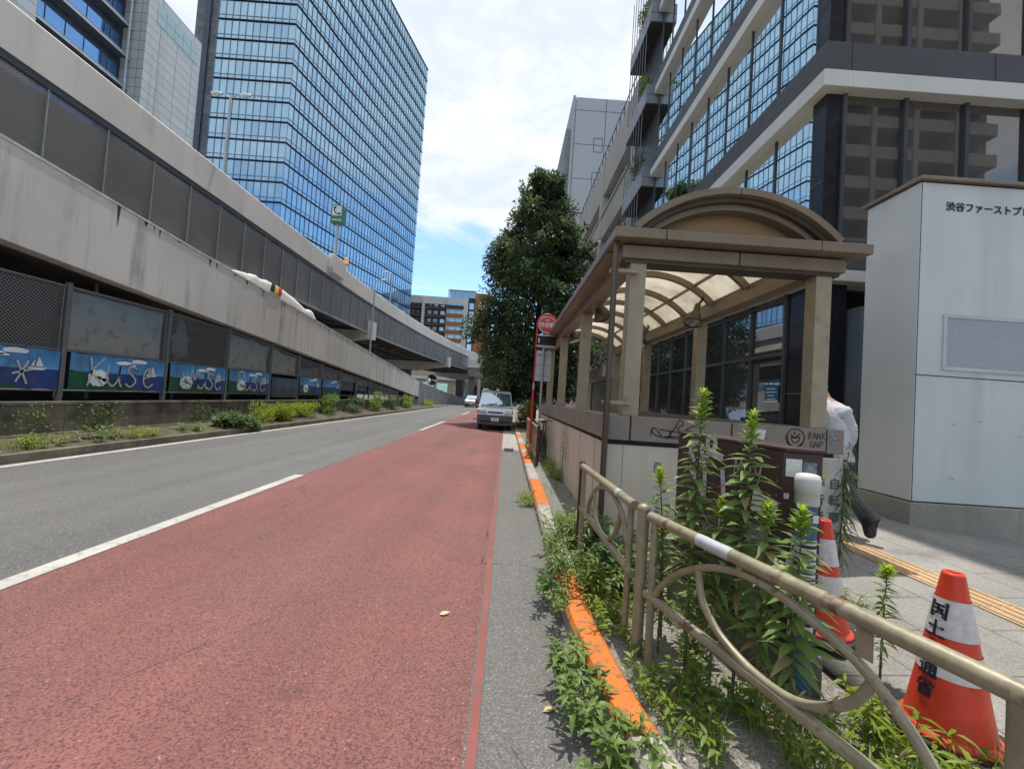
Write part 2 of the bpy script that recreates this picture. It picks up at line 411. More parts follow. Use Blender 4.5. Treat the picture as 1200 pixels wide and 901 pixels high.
def gz(x):
    if x < .8: return .13
    if x < 4.7: return .13 + .05 * (x - .8)
    if x < 6.5: return .325 - .055 * (x - 4.7)
    return .226
def gzr(x, y): return gz(x) + .018 * mnoise.noise((x * 2.2, y * 2.2, 1.)) * (1 if x < 2.4 else .2)
b = MB()
xs = [.2, .35, .55, .8, 1.1, 1.4, 1.8, 2.2, 2.6, 3, 3.4]; ys = [-4 + .4 * i for i in range(24)] + [5.6 + i * 1.2 for i in range(45)]
vs = [((x if x > 1.4 else kx(max(y, .2)) + .10 + (x - .2) * 1.1), y, (.07 if x < .3 else gz(x) - .004 + .010 * mnoise.noise((x * 3, y * 2, 4)))) for y in ys for x in xs]
k = len(xs)
b.add(vs, [(i * k + j, i * k + j + 1, (i + 1) * k + j + 1, (i + 1) * k + j) for i in range(len(ys) - 1) for j in range(k - 1) if xs[j] < 1.4], 0, True)
b.add(vs, [(i * k + j, i * k + j + 1, (i + 1) * k + j + 1, (i + 1) * k + j) for i in range(len(ys) - 1) for j in range(k - 1) if xs[j] >= 1.4], 1, True)
struct('kerbside_strip', b, [SCREED, PAVE])
b = MB()
for x0, x1 in ((3.4, 4.7), (4.7, 6.5), (6.5, 30)):
    b.quad((x0, -12, gz(x0)), (x1, -12, gz(x1)), (x1, 60, gz(x1)), (x0, 60, gz(x0)))
struct('pavement', b, PAVE)
b = MB()
for k in range(40):
    y0 = -3 + .3 * k; zc = gz(3.55) + .006
    b.obox((3.55, y0 + .15, zc - .02), (.148, 0, .148 * .05), (0, .147, 0), (0, 0, .022))
    for q in range(4): b.obox((3.44 + .074 * q, y0 + .15, gz(3.44 + .074 * q) + .01), (.013, 0, 0), (0, .135, 0), (0, 0, .004))
struct('tactile_paving', b, TACT)
b = MB().prism([(-8.62, -.1), (-7.62, -.1), (-7.62, .13), (-8.1, .2), (-8.62, .26)], 'y', -15, 43, 0); b.box(-7.62, -7.5, -15, 43, -.1, .14, 1); b.box(-8.62, -7.5, 43, 100, -.1, .15, 1)
struct('planting_strip', b, [SOIL, CONCD])
# drain grate in the channel
b = MB().box(.02, .34, 12.05, 12.9, .0, .014)
for k in range(8): b.box(.05, .31, 12.1 + k * .1, 12.15 + k * .1, .014, .018, 1)
tag(b.build('drain_grate', [GREYST, BLACK]), 'dark steel drain grate set in the kerbside channel', 'drain')
# ------------------------------------------------------------------ elevated expressway
vp = smoothpath([(-10.5, -16), (-10.5, 0), (-10.5, 14), (-10.5, 24), (-10.35, 32), (-9.9, 40), (-9.05, 50), (-7.75, 60), (-6.0, 70), (-3.7, 80), (-.3, 92), (4.5, 105)], 6)
vpp = [Vector((p.x, p.y, 0)) for p in [Vector((q[0], q[1], 0)) for q in vp]] if False else [Vector((q[0], q[1], 0)) for q in vp]
def vframe(i):
    t = (vpp[min(i + 1, len(vpp) - 1)] - vpp[max(i - 1, 0)]).normalized()
    return vpp[i], t, Vector((-t.y, t.x, 0))       # inward = left of travel
def vsweep(mb, prof, m=0, i0=0, i1=None):
    """prof: closed list of (d inward, z)"""
    i1 = len(vpp) if i1 is None else i1; k = len(prof); vs = []
    for i in range(i0, i1):
        p, t, nn = vframe(i)
        for d, zz in prof: vs.append((p.x + nn.x * d, p.y + nn.y * d, zz))
    fs = [(i * k + j, i * k + (j + 1) % k, (i + 1) * k + (j + 1) % k, (i + 1) * k + j) for i in range(i1 - i0 - 1) for j in range(k)]
    fs += [tuple(range(k)), tuple(range((i1 - i0 - 1) * k, (i1 - i0) * k))[::-1]]
    return mb.add(vs, fs, m)
# arc length lookup
S = [0.]
for i in range(1, len(vpp)): S.append(S[-1] + (vpp[i] - vpp[i - 1]).length)
def vat(s):
    for i in range(len(S) - 1):
        if S[i + 1] >= s:
            f = (s - S[i]) / (S[i + 1] - S[i]); p = vpp[i].lerp(vpp[i + 1], f); t = (vpp[i + 1] - vpp[i]).normalized()
            return p, t, Vector((-t.y, t.x, 0))
    return vframe(len(vpp) - 1)
exw = thing('elevated_expressway', 'long grey elevated expressway with perforated side screen, curving over the road', 'viaduct', (-10.5, 0, 0))
rb = lambda a0, a1, z0, z1: [(a0, z0), (a1, z0), (a1, z1), (a0, z1)]
mb = vsweep(MB(), [(-.05, 7.78), (.3, 7.78), (.3, 8.78), (.2, 8.8), (-.0, 8.8), (-.05, 8.75)])
mb.build('parapet', CONC2, exw)
vsweep(MB(), rb(-.02, .1, 7.62, 7.775)).build('edge_strip', NAVY, exw)
SCREEN = None
g = G('perforated_screen')
sx = g.n('ShaderNodeSeparateXYZ'); g.L(g.oc, sx.inputs[0])
def wv(sg):
    u = g.math('ADD', sx.outputs[1], g.math('MULTIPLY', sx.outputs[2], sg)); return g.math('LESS_THAN', g.math('FRACT', g.math('MULTIPLY', u, 14.)), .46)
al = g.math('MAXIMUM', wv(1.), wv(-1.3))
trn = g.n('ShaderNodeBsdfTransparent'); mxs = g.n('ShaderNodeMixShader'); g.L(al, mxs.inputs[0]); g.L(trn.outputs[0], mxs.inputs[1])
g.L(g.bsdf(g.scale((.22, .21, .195), g.rng(g.noise(.5, 3), .3, .7, .85, 1.15)), .55, .2), mxs.inputs[2])
SCREEN = g.out(mxs.outputs[0])
vsweep(MB(), rb(.03, .045, 5.68, 7.62)).build('perforated_screen', SCREEN, exw)
vsweep(MB(), rb(-.03, .12, 5.58, 5.68)).build('bottom_rail', M('pale_rail', (.30, .33, .33), .5), exw)
s = 16.2 + .6; n = 0
while s < S[-1] - 20 and n < 60:
    p, t, nn = vat(s)
    MB().obox(p + nn * .005 + Vector((0, 0, 6.65)), t * .010, nn * .02, (0, 0, .97))  .build('screen_post', GALV, exw); n += 1
    s += 1.42
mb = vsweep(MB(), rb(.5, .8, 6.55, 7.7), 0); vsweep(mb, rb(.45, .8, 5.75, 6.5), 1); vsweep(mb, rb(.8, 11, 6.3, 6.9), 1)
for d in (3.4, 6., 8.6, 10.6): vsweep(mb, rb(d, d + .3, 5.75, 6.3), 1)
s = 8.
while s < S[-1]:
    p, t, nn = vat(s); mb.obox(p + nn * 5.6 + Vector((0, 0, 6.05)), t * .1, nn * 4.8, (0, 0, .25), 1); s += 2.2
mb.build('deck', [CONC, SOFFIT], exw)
vsweep(MB(), rb(11, 11.35, 5.7, 8.8)).build('parapet', CONC2, exw)
for s in (8., 47.6, 73.5, 98.):
    p, t, nn = vat(s)
    cr = MB()
    pr = [(-.25, 5.2), (-.25, 6.5), (.05, 6.5), (.05, 5.75), (11, 5.75), (11, 5.2), (7.6, 4.55), (4.2, 4.55), (.5, 5.2)]
    vs = [p + nn * d + t * q + Vector((0, 0, zz)) for q in (-.55, .55) for d, zz in pr]
    k = len(pr); cr.add(vs, [tuple(range(k)), tuple(range(k, 2 * k))[::-1]] + [(i, (i + 1) % k, k + (i + 1) % k, k + i) for i in range(k)])
    c = cr.build('crosshead', CONC2, exw)
    MB().obox(p + nn * 5.9 + Vector((0, 0, 2.27)), t * .6, nn * .7, (0, 0, 2.27)).build('pier', SOFFIT, exw)
# swollen block on the parapet
p, t, nn = vat(S[-1] * 0 + 16 + 24.8)
pr = [(-1.0, 8.2), (-.8, 7.95), (.8, 7.95), (1.0, 8.2), (1.0, 8.8), (.6, 9.0), (-.9, 9.0)]
mb = MB(); vs = [p + t * a + nn * d + Vector((0, 0, zz)) for d in (-.3, .0) for a, zz in pr]; k = len(pr)
mb.add(vs, [tuple(range(k)), tuple(range(k, 2 * k))[::-1]] + [(i, (i + 1) % k, k + (i + 1) % k, k + i) for i in range(k)])
mb.build('lamp_bracket', CONC2, exw, bevel=.05)

# ------------------------------------------------------------------ ramp
ramp = thing('ramp_viaduct', 'grey concrete exit ramp with rust-stained side wall, sloping down below the expressway', 'ramp', (-8.6, 0, 0))
top = lambda y: 5.25 - .076 * (y - 7)
bot = lambda y: 3.62 - .072 * (y - 7)
ys = [-16 + 2 * i for i in range(29)] + [42]
mb = MB()
for i in range(len(ys) - 1):
    a, c = ys[i], ys[i + 1]
    v = [(-8.95, a, bot(a)), (-8.6, a, bot(a)), (-8.6, a, top(a)), (-8.9, a, top(a)), (-8.95, c, bot(c)), (-8.6, c, bot(c)), (-8.6, c, top(c)), (-8.9, c, top(c))]
    mb.add(v, [(1, 5, 6, 2), (2, 6, 7, 3), (3, 7, 4, 0), (0, 4, 5, 1)])
RAMPC = M('ramp_concrete', (.61, .585, .54), .85, streak=.75, var=.14, vs=.35, sscale=2.4, scol=(.13, .11, .095), fine=.06, bump=.3)
mb.build('side_wall', RAMPC, ramp)
v = []
mb = MB()
for y0, y1 in ((-16, 42),):
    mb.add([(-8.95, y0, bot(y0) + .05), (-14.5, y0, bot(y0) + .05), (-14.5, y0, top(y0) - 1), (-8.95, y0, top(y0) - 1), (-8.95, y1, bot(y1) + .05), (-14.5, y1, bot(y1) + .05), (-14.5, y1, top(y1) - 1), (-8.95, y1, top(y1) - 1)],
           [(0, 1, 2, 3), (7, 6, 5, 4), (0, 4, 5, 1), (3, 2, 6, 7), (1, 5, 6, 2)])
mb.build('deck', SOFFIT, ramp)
mb = MB()
for i in range(28):
    a, c = ys[i], ys[i + 1]
    mb.add([(-8.59, a, top(a)), (-8.93, a, top(a)), (-8.93, a, top(a) + .05), (-8.59, a, top(a) + .05), (-8.59, c, top(c)), (-8.93, c, top(c)), (-8.93, c, top(c) + .05), (-8.59, c, top(c) + .05)], [(0, 4, 7, 3), (3, 7, 6, 2), (2, 6, 5, 1)])
mb.build('coping', M('white_coping', (.6, .59, .56), .8, var=.25, vs=5), ramp)
# rust streaks with a shape of their own
RUST = M('rust_stain', (.085, .05, .04), .9, var=.4, vs=8)
mb = MB()
for k in range(46):
    y = uni(6, 36); h = uni(.08, .55) * (1 if rnd() < .6 else .45); wd = uni(.02, .07); z1 = top(y) - .0
    pts = [(-8.597, y - wd, z1), (-8.597, y + wd, z1 - .076 * wd), (-8.597, y + wd * .5, z1 - h * .5), (-8.597, y + wd * .15, z1 - h), (-8.597, y - wd * .5, z1 - h * .55)]
    mb.add(pts, [(0, 1, 2, 3, 4)])
mb.build('rust_stains', RUST, ramp)
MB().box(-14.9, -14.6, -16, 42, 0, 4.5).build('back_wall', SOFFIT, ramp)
# retaining wall that continues it
mb = MB()
vs = []
for (x, y, h) in ((-8.6, 42.02, 2.62), (-8.55, 50, 2.25), (-8.3, 60, 1.75), (-7.9, 75, 1.2), (-7.5, 90, .8)):
    vs += [(x, y, 0), (x, y, h), (x - .35, y, h), (x - .35, y, 0)]
fs = [(4 * i + j, 4 * i + (j + 1) % 4, 4 * i + 4 + (j + 1) % 4, 4 * i + 4 + j) for i in range(4) for j in range(4)] + [(0, 1, 2, 3), (19, 18, 17, 16)]
tag(mb.add(vs, fs).build('retaining_wall', M('stained_wall', (.2, .2, .2), .9, streak=.8, var=.3, sscale=1.2)), 'dark streaked retaining wall at the foot of the ramp, beside the far road', 'wall')
# low wall
lw = MB()
for k in range(15):
    y0 = -14 + 3.75 * k; lw.box(-8.86, -8.6, y0, y0 + 3.742, 0, .80)
lw.box(-8.87, -8.585, -14, 42, .803, .87)
lw.box(-8.6, -8.52, -14, 42, .1, .28)
o = tag(lw.build('low_wall', CONCD, bevel=.008), 'low mossy concrete wall under the ramp, carrying the wire fence', 'wall')
def strokes(mb, polys, org, ux, uz, sc, wd, nrm, m=0, n=6):
    """hand-drawn strokes: polys in letter units"""
    org = Vector(org); ux = Vector(ux); uz = Vector(uz)
    for pl in polys:
        pts = smoothpath([org + ux * p[0] * sc + uz * p[1] * sc for p in pl], n) if len(pl) > 2 else [org + ux * p[0] * sc + uz * p[1] * sc for p in pl]
        mb.ribbon(pts, wd, nrm, m)
    return mb
LET = {
 'K': [[(0, 0), (.12, .5), (.05, 1)], [(.55, 1), (.12, .5), (.3, .3), (.6, .0)]],
 'R': [[(.05, 0), (.1, .5), (.05, 1)], [(0, .85), (.35, 1.05), (.55, .75), (.15, .5), (.35, .3), (.62, .0)]],
 'U': [[(0, .75), (-.02, .25), (.2, .02), (.42, .3), (.46, .75)], [(.46, .75), (.46, .2), (.56, .0)]],
 'S': [[(.45, .7), (.2, .78), (.05, .6), (.3, .4), (.42, .2), (.2, .0), (.0, .12)]],
 'E': [[(.05, .35), (.4, .5), (.3, .75), (.08, .6), (.05, .2), (.25, .0), (.5, .15)]],
 'A': [[(0, 0), (.25, .95), (.5, 0)], [(.1, .35), (.45, .38)]],
 '*': [[(0, .3), (.5, .45)], [(.1, .7), (.4, .0)], [(.4, .7), (.1, .05)]],
 'C': [[(.45, .8), (.1, .7), (.02, .3), (.3, .05), (.5, .2)]],
 'P': [[(.05, 0), (.08, .9)], [(.0, .8), (.4, .85), (.4, .5), (.08, .45)]],
 'M': [[(0, 0), (.1, .9), (.28, .4), (.45, .9), (.55, 0)]],
 'Y': [[(0, .8), (.2, .4), (.4, .8)], [(.4, .8), (.3, .2), (.1, -.2)]],
 'N': [[(0, 0), (.05, .8), (.4, .1), (.42, .85)]],
 'G': [[(.45, .8), (.1, .7), (.02, .3), (.3, .05), (.48, .35), (.25, .38)]],
 'B': [[(.05, 0), (.08, .9), (.4, .75), (.1, .5), (.45, .25), (.05, 0)]],
 'Z': [[(0, .8), (.4, .85), (.05, .05), (.5, .1)]],
}
def word(mb, txt, org, ux, uz, sc, wd, nrm, m=0, gap=.62):
    for i, ch in enumerate(txt):
        if ch in LET: strokes(mb, LET[ch], Vector(org) + Vector(ux) * i * gap * sc, ux, uz, sc, wd, nrm, m)
    return mb
mb = word(MB(), 'CPNK', (-8.594, 12.7, .36), (0, 1, 0), (0, 0, 1), .42, .035, (1, 0, 0), 0, .9)
mb.build('graffiti', INK, o)
# ------------------------------------------------------------------ chain link fence and banners
LATT = lattice('chain_link_wire', (.34, .345, .335), 15., .15)
fence = thing('chain_link_fence', 'grey wire mesh fence on top of the low mossy wall under the ramp', 'fence', (-8.72, 0, .87))
FP = [3.3, 5.9, 8.44, 10.97, 13.34, 15.78, 17.9, 20.1, 22.4, 24.8, 27.2, 29.6, 32.0, 34.4]
ft = lambda y: min(3.12, bot(y) - .12 if y < 16.5 else bot(y) - .2)
for y in FP:
    MB().box(-8.76, -8.68, y - .04, y + .04, .87, ft(y) + .08).build('post', GREYST, fence)
for i in range(len(FP) - 1):
    a, c = FP[i] + .045, FP[i + 1] - .045
    mb = MB()
    mid = 1.86 if a < 25 else 1.3
    mid = min(mid, ft(c) - .25)
    for (za, zc, r) in ((ft(a), ft(c), .022), (mid, mid, .02)) + (((1.08, 1.08, .018),) if i < 9 else ()):
        mb.tube([(-8.72, a, za), (-8.72, c, zc)], r, 6)
    for y in (a + .03, c - .03): mb.tube([(-8.72, y, .95 if i < 9 else .9), (-8.72, y, (ft(a) if y < a + .1 else ft(c)) - .02)], .013, 6)
    mb.build('rail', GREYST, fence)
    MB().quad((-8.715, a + .03, mid), (-8.715, c - .03, mid), (-8.715, c - .03, ft(c)), (-8.715, a + .03, ft(a))).build('mesh_panel', LATT, fence, recalc=False)
    MB().tube([(-9.4, (a + c) / 2, .87), (-9.4, (a + c) / 2, ft(c) + .4)], .04, 6).build('rear_strut', GREYST, fence)
def bannermat(name, seed, fade=0.):
    g = G(name); sx = g.n('ShaderNodeSeparateXYZ'); g.L(g.oc, sx.inputs[0]); Y_, Z_ = sx.outputs[1], sx.outputs[2]
    wob = g.noise(1.6, 2)
    c = g.mix(g.rng(Z_, .40, .75), (.10, .33, .62), (.055, .22, .52))
    c = g.mix(g.math('LESS_THAN', Z_, .375), c, (.02, .055, .22))
    hill = g.math('LESS_THAN', g.math('ADD', g.math('MULTIPLY', Y_, .22), Z_), g.math('ADD', .36, g.math('MULTIPLY', wob, .12)))
    c = g.mix(g.math('MULTIPLY', hill, g.math('LESS_THAN', Z_, .40)), c, (.012, .085, .045))
    c = g.scale(c, g.rng(g.noise(3, 5), .3, .7, .6, 1.1))
    c = g.mix(g.math('MULTIPLY', g.rng(g.noise(1.3, 6, g.coord((1, 2.5, .5)), .65), .5, .7), .55), c, (.07, .075, .07))
    if fade: c = g.mix(fade, c, (.05, .055, .06))
    return g.out(g.bsdf(c, .55, 0, .4))
BAN = [bannermat('seaside_banner', 1), bannermat('faded_banner', 2, .8)]
BW = M('banner_white', (.62, .65, .70), .7); BY = M('banner_yellow', (.6, .45, .15), .7)
def banner(i, wordtxt, label, faded=False, sheep=True, drop=0.):
    a, c = FP[i] + .1, FP[i + 1] - .1; L = c - a
    o = thing('seaside_banner', label, 'banner', (-8.66, a, 1.1 - drop), 'seaside banners tied along the wire fence')
    n = 10; vs = []
    for q in range(n + 1):
        for z0 in (0, .37, .74):
            vs.append((-8.66 + .012 * math.sin(q * 1.9 + i) + uni(-.004, .004), a + L * q / n, 1.1 - drop + z0 + .008 * math.sin(q * 2.2 + z0 * 3)))
    mb = MB().add(vs, [(3 * q + j, 3 * q + 3 + j, 3 * q + 4 + j, 3 * q + 1 + j) for q in range(n) for j in (0, 1)], 0, True)
    mb.build('cloth', BAN[1 if faded else 0], o, recalc=False)
    if not faded:
        X_ = -8.640
        mb = MB()
        for (u, v_, ww, hh) in ((.52, .60, .22, .06), (.68, .66, .2, .07), (.60, .58, .1, .03)):
            mb.add([(X_, a + L * u + ww * math.cos(q * .52) * (1 + .25 * math.sin(q * 2.6)), 1.1 + v_ + hh * max(-.35, math.sin(q * .52))) for q in range(12)], [tuple(range(12))])
        mb.build('cloud_print', BW, o)
        mb = MB()
        yb = a + L * .83; zb = 1.1 + .40
        mb.add([(X_, yb - .16, zb), (X_, yb + .18, zb), (X_, yb + .12, zb - .05), (X_, yb - .10, zb - .05)], [(0, 1, 2, 3)])
        mb.add([(X_, yb - .02, zb + .02), (X_, yb + .12, zb + .02), (X_, yb + .03, zb + .2)], [(0, 1, 2)]); mb.add([(X_, yb - .04, zb + .02), (X_, yb - .1, zb + .02), (X_, yb - .03, zb + .15)], [(0, 1, 2)])
        mb.build('sailing_boat_print', BW, o)
        if sheep:      # pale flower shape
            mb = MB(); cy = a + L * .26; cz = 1.1 + .26
            for q in range(9):
                an = q * .7; mb.add([(X_ - .001 * (q % 2), cy + .15 * math.cos(an) + .085 * math.cos(e * .7), cz + .11 * math.sin(an) + .075 * math.sin(e * .7)) for e in range(9)], [tuple(range(9))])
            mb.build('blossom_print', BW, o)
        if wordtxt:
            mb = MB(); ln = len(wordtxt)
            word(mb, wordtxt, (-8.634, a + L * .16, 1.1 + .09), (0, 1, 0), (0, 0, 1), .6, .038, (1, 0, 0), 0, (L * .76 / ln) / .6)
            mb.build('graffiti', GRAFW, o)
    return o
banner(1, 'SE*', 'blue seaside banner cut by the photo edge, with a sprayed star beside its sailing boat')
banner(2, 'KUSE', 'widest blue and green seaside banner, sprayed with four large grey letters')
banner(3, '*MUSE', 'seaside banner below the open black panel, crowded with thin grey tags')
banner(4, 'RUSE', 'blue and green seaside banner with grey letters, under the faded cloth with a dark hole')
banner(5, '', 'sagging blackened seaside banner with its print nearly gone', True, drop=.12)
banner(6, '', 'narrow clean seaside banner below the half-fallen cloth', sheep=True)
banner(7, '', 'small clean blue banner farthest along the wire fence', sheep=False)
# torn cloths behind the mesh
def clothmat(name, c1, c2, c3):
    g = G(name); sx = g.n('ShaderNodeSeparateXYZ'); g.L(g.oc, sx.inputs[0])
    c = g.mix(g.rng(g.math('ADD', sx.outputs[2], g.math('MULTIPLY', g.noise(2.2, 5), .9)), .7, 1.7), c1, c2)
    c = g.mix(g.rng(g.noise(3.5, 6, None, .7), .54, .7), c, c3)
    return g.out(g.bsdf(c, .8))
CL = clothmat('sun_bleached_cloth', (.36, .36, .33), (.16, .33, .42), (.12, .12, .115))
CL2 = clothmat('blue_grey_cloth', (.10, .12, .13), (.06, .17, .25), (.03, .035, .04))
CLD = clothmat('blackened_cloth', (.022, .022, .023), (.028, .03, .034), (.05, .05, .05))
def cloth(i, label, m, poly=None, u0=0., u1=1.):
    a, c = FP[i] + .1, FP[i + 1] - .1
    o = thing('torn_cloth', label, 'cloth', (-8.8, a, 1.9), 'torn cloths tied behind the wire fence')
    n = 12; mb = MB(); vs = []
    lo = 1.9 if i < 8 else 1.35
    for q in range(n + 1):
        u = u0 + (u1 - u0) * q / n; y = a + (c - a) * u
        t0, t1 = (0, 1) if poly is None else poly(u)
        for e in range(5):
            tt = t0 + (t1 - t0) * e / 4; zz = lo + (ft(y) - .06 - lo) * tt
            vs.append((-8.80 + .03 * math.sin(q * 1.3 + e) + uni(-.015, .015), y, zz))
    mb.add(vs, [(5 * q + e, 5 * q + 5 + e, 5 * q + 6 + e, 5 * q + 1 + e) for q in range(n) for e in range(4)], 0, True)
    mb.build('sheet', m, o, recalc=False)
cloth(1, 'ragged dark cloth behind the wire at the photo edge, above the banner with the star', CLD)
cloth(2, 'pale grey bleached cloth filling the largest wire panel', CL)
cloth(3, 'narrow torn blue rag hanging in the open black panel', CL2, lambda u: (.05 + abs(u - .2) * 1.2, .98 - abs(u - .2) * 3.2), .06, .34)
cloth(4, 'faded blue cloth with printed clouds and a dark hole, above the banner with grey letters', CL, lambda u: (0, 1 - .03 * math.sin(u * 9)))
cloth(5, 'faded blue-grey cloth above the blackened banner', CL)
cloth(6, 'grey cloth slipped halfway down, its upper edge in a diagonal sag', CL2, lambda u: (0, .45 + .45 * u ** 2))
cloth(7, 'blue-grey cloth above the farthest banner', CL2)
cloth(8, 'dark blue cloth just past the last banner', CL2)
cloth(9, 'dark blue cloth in the low panel second past the last banner', CL2)
# flag-striped white tarpaulin
tp = thing('white_tarpaulin', 'white tarpaulin with a black, yellow and red patch, bundled on the ramp wall', 'tarpaulin', (-8.75, 15.8, 4.9))
mb = MB(); vs = []
pr = [(13.0, .04), (13.5, .17), (14.0, .27), (14.3, .36), (14.55, .33), (15.1, .44), (15.8, .48), (16.5, .42), (17.2, .34), (17.8, .26), (18.1, .24), (18.35, .33), (18.65, .27), (18.8, .05)]
pp = smoothpath([(0, a, h) for a, h in pr], 3)
for q in pp:
    y, h = q.y, max(q.z, .02)
    for e in range(7):
        an = math.pi * e / 6; vs.append((-8.78 + .19 * (1 if math.cos(an) > 0 else -1) * abs(math.cos(an)) ** .5 + uni(-.012, .012), y, top(y) + .04 + h * math.sin(an) ** .8 + uni(-.012, .012)))
k = 7
mb.add(vs, [(i * k + j, i * k + j + 1, (i + 1) * k + j + 1, (i + 1) * k + j) for i in range(len(pp) - 1) for j in range(k - 1)], 0, True)
mb.build('sheet', M('tarpaulin', (.62, .60, .56), .6, var=.1, vs=6), tp)
mb = MB()
for q, m in ((0, 0), (1, 1), (2, 2)):
    y = 15.1 + .24 * q; hh = .44
    vv = []
    for e in range(5):
        an = .12 + .22 * e
        for yy in (y + .05 * e * 0, y + .24): vv.append((-8.78 + .022 + .19 * math.cos(an) ** .5, yy + .03 * e, top(yy) + .05 + hh * math.sin(an) ** .8))
    mb.add(vv, [(2 * e, 2 * e + 1, 2 * e + 3, 2 * e + 2) for e in range(4)], m)
mb.build('striped_patch', [BLACK, M('flag_yellow', (.7, .48, .04), .6), M('flag_red', (.5, .04, .04), .6)], tp, recalc=False)

# ------------------------------------------------------------------ lamps and sign on the expressway
def lamp(label, x, y, z0, h, arms, name='street_lamp'):
    o = thing(name, label, 'street lamp', (x, y, z0), 'lamps along the expressway')
    MB().tube([(x, y, z0), (x, y, z0 + h)], [.06, .035], 8).build('pole', GALV, o)
    for sx_ in arms:
        MB().tube([(x, y, z0 + h - .1), (x + .25 * sx_, y, z0 + h + .03), (x + .4 * sx_, y, z0 + h + .03)], .025, 6).build('arm', GALV, o)
        MB().lathe([(0, -.2), (.06, -.17), (.085, 0), (.06, .17), (0, .2)], (x + .52 * sx_, y, z0 + h + .03), 10, axis='x').build('lamp_head', OFFW, o, bevel=0)
    return o
lamp('tall two-armed lamp in front of the glass tower, nearest of the lamps', -10.65, 15.2, 8.75, 3.0, (-1, 1))
lamp('slim two-armed lamp on the parapet, right behind the single-headed post', -10.2, 35.5, 8.75, 2.6, (-1,))
l3 = lamp('grey single-headed post rising from the ramp wall past the expressway side', -8.78, 27.0, 3.75, 4.7, (1,))
ph = thing('emergency_phone_sign', 'green box sign with a white telephone symbol on a pole above the expressway wall', 'sign', (-10.6, 25.0, 8.8))
MB().tube([(-10.6, 25, 8.75), (-10.6, 25, 11.2)], .09, 8).build('pole', GALV, ph)
MB().box(-10.95, -10.25, 24.75, 25.3, 11.1, 12.15).build('box', M('sign_green', (.03, .16, .085), .4), ph, bevel=.02)
mb = MB().quad((-10.88, 24.74, 11.5), (-10.32, 24.74, 11.5), (-10.32, 24.74, 12.08), (-10.88, 24.74, 12.08))
for q in range(4): mb.box(-10.85 + .14 * q, -10.76 + .14 * q, 24.738, 24.745, 11.2, 11.3)
mb.build('face', WHITE, ph)
mb = MB(); strokes(mb, [[(-.3, .9), (-.35, .4), (0, 0), (.3, .0)]], (-10.6, 24.732, 11.62), (1, 0, 0), (0, 0, 1), .4, .06, (0, -1, 0))
mb.box(-10.80, -10.64, 24.73, 24.736, 11.92, 12.02); mb.box(-10.5, -10.38, 24.73, 24.736, 11.56, 11.68)
mb.build('telephone_symbol', INK, ph)
bc = thing('beacon', 'orange warning beacon on the parapet beside the telephone sign', 'beacon', (-10.5, 26.0, 8.8))
MB().lathe([(0, 0), (.16, 0), (.16, .12), (.13, .14), (.13, .42), (.08, .5), (0, .5)], (-10.4, 26.2, 9.0), 12).build('lens', M('amber', (.75, .35, .05), .3), bc)

# ------------------------------------------------------------------ glass tower
TG = [glass('tower_glass_' + n, c, r, t, .04, .08, .3) for n, c, r, t in (('deep', (.05, .14, .26), .36, (.58, .81, .98)), ('mid', (.08, .20, .32), .36, (.64, .85, .98)), ('light', (.15, .29, .39), .34, (.62, .86, 1)), ('pale', (.22, .38, .46), .3, (.7, .9, 1)))]
TDARK = M('tower_spandrel', (.055, .065, .09), .4, .3)
MULL = M('tower_mullion', (.16, .22, .28), .4, .4)
A_, B_, C_, D_ = Vector((-48.84, 87, 0)), Vector((-34.9, 146, 0)), Vector((-64.9, 87, 0)), Vector((-69.6, 87.6, 0))
tw = thing('glass_tower', 'tall blue glass office tower with dark floor bands, behind the expressway', 'office tower', (-48.8, 87, 0))
ZT = 113.5
E_ = B_ + Vector((-34, 4, 0)); Fd = D_ + Vector((6, 58, 0))
ins = [A_ + Vector((-.35, .35, 0)), B_ + Vector((-.35, -.3, 0)), E_, Fd, Vector((D_.x + .4, D_.y + .3, 0)), C_ + Vector((0, .35, 0))]
MB().prism([(p.x, p.y) for p in ins], 'z', 0, ZT - .5).build('core_wall', TDARK, tw)
STONE = slabs('tower_stone', (.075, .08, .088), (.05, .053, .06), (.03, .03, .034), 2.4, 1.4)
g = G('tower_stone_face')
sx = g.n('ShaderNodeSeparateXYZ'); g.L(g.oc, sx.inputs[0]); cb = g.n('ShaderNodeCombineXYZ'); g.L(sx.outputs[0], cb.inputs[0]); g.L(sx.outputs[2], cb.inputs[1])
bt = g.n('ShaderNodeTexBrick'); g.L(cb.outputs[0], bt.inputs['Vector']); bt.inputs['Color1'].default_value = (.115, .12, .13, 1); bt.inputs['Color2'].default_value = (.07, .072, .08, 1); bt.inputs['Mortar'].default_value = (.03, .03, .035, 1)
bt.inputs['Scale'].default_value = 1; bt.inputs['Brick Width'].default_value = 2.1; bt.inputs['Row Height'].default_value = 1.4; bt.inputs['Mortar Size'].default_value = .05
STONE = g.out(g.bsdf(g.scale(bt.outputs[0], g.rng(g.noise(.3, 3), .3, .7, .8, 1.2)), .5))
mb = MB().obox(((C_.x + D_.x) / 2 - .0, 87.4, ZT / 2), (2.35, 0, 0), (0, .3, 0), (0, 0, ZT / 2)); mb.box(-67.6, -66.5, 86.75, 87.1, 0, ZT, 1)
mb.build('stone_panel', [STONE, TDARK], tw)
fh = 4.2; zb0 = 71.85 - 17 * fh
f = 0
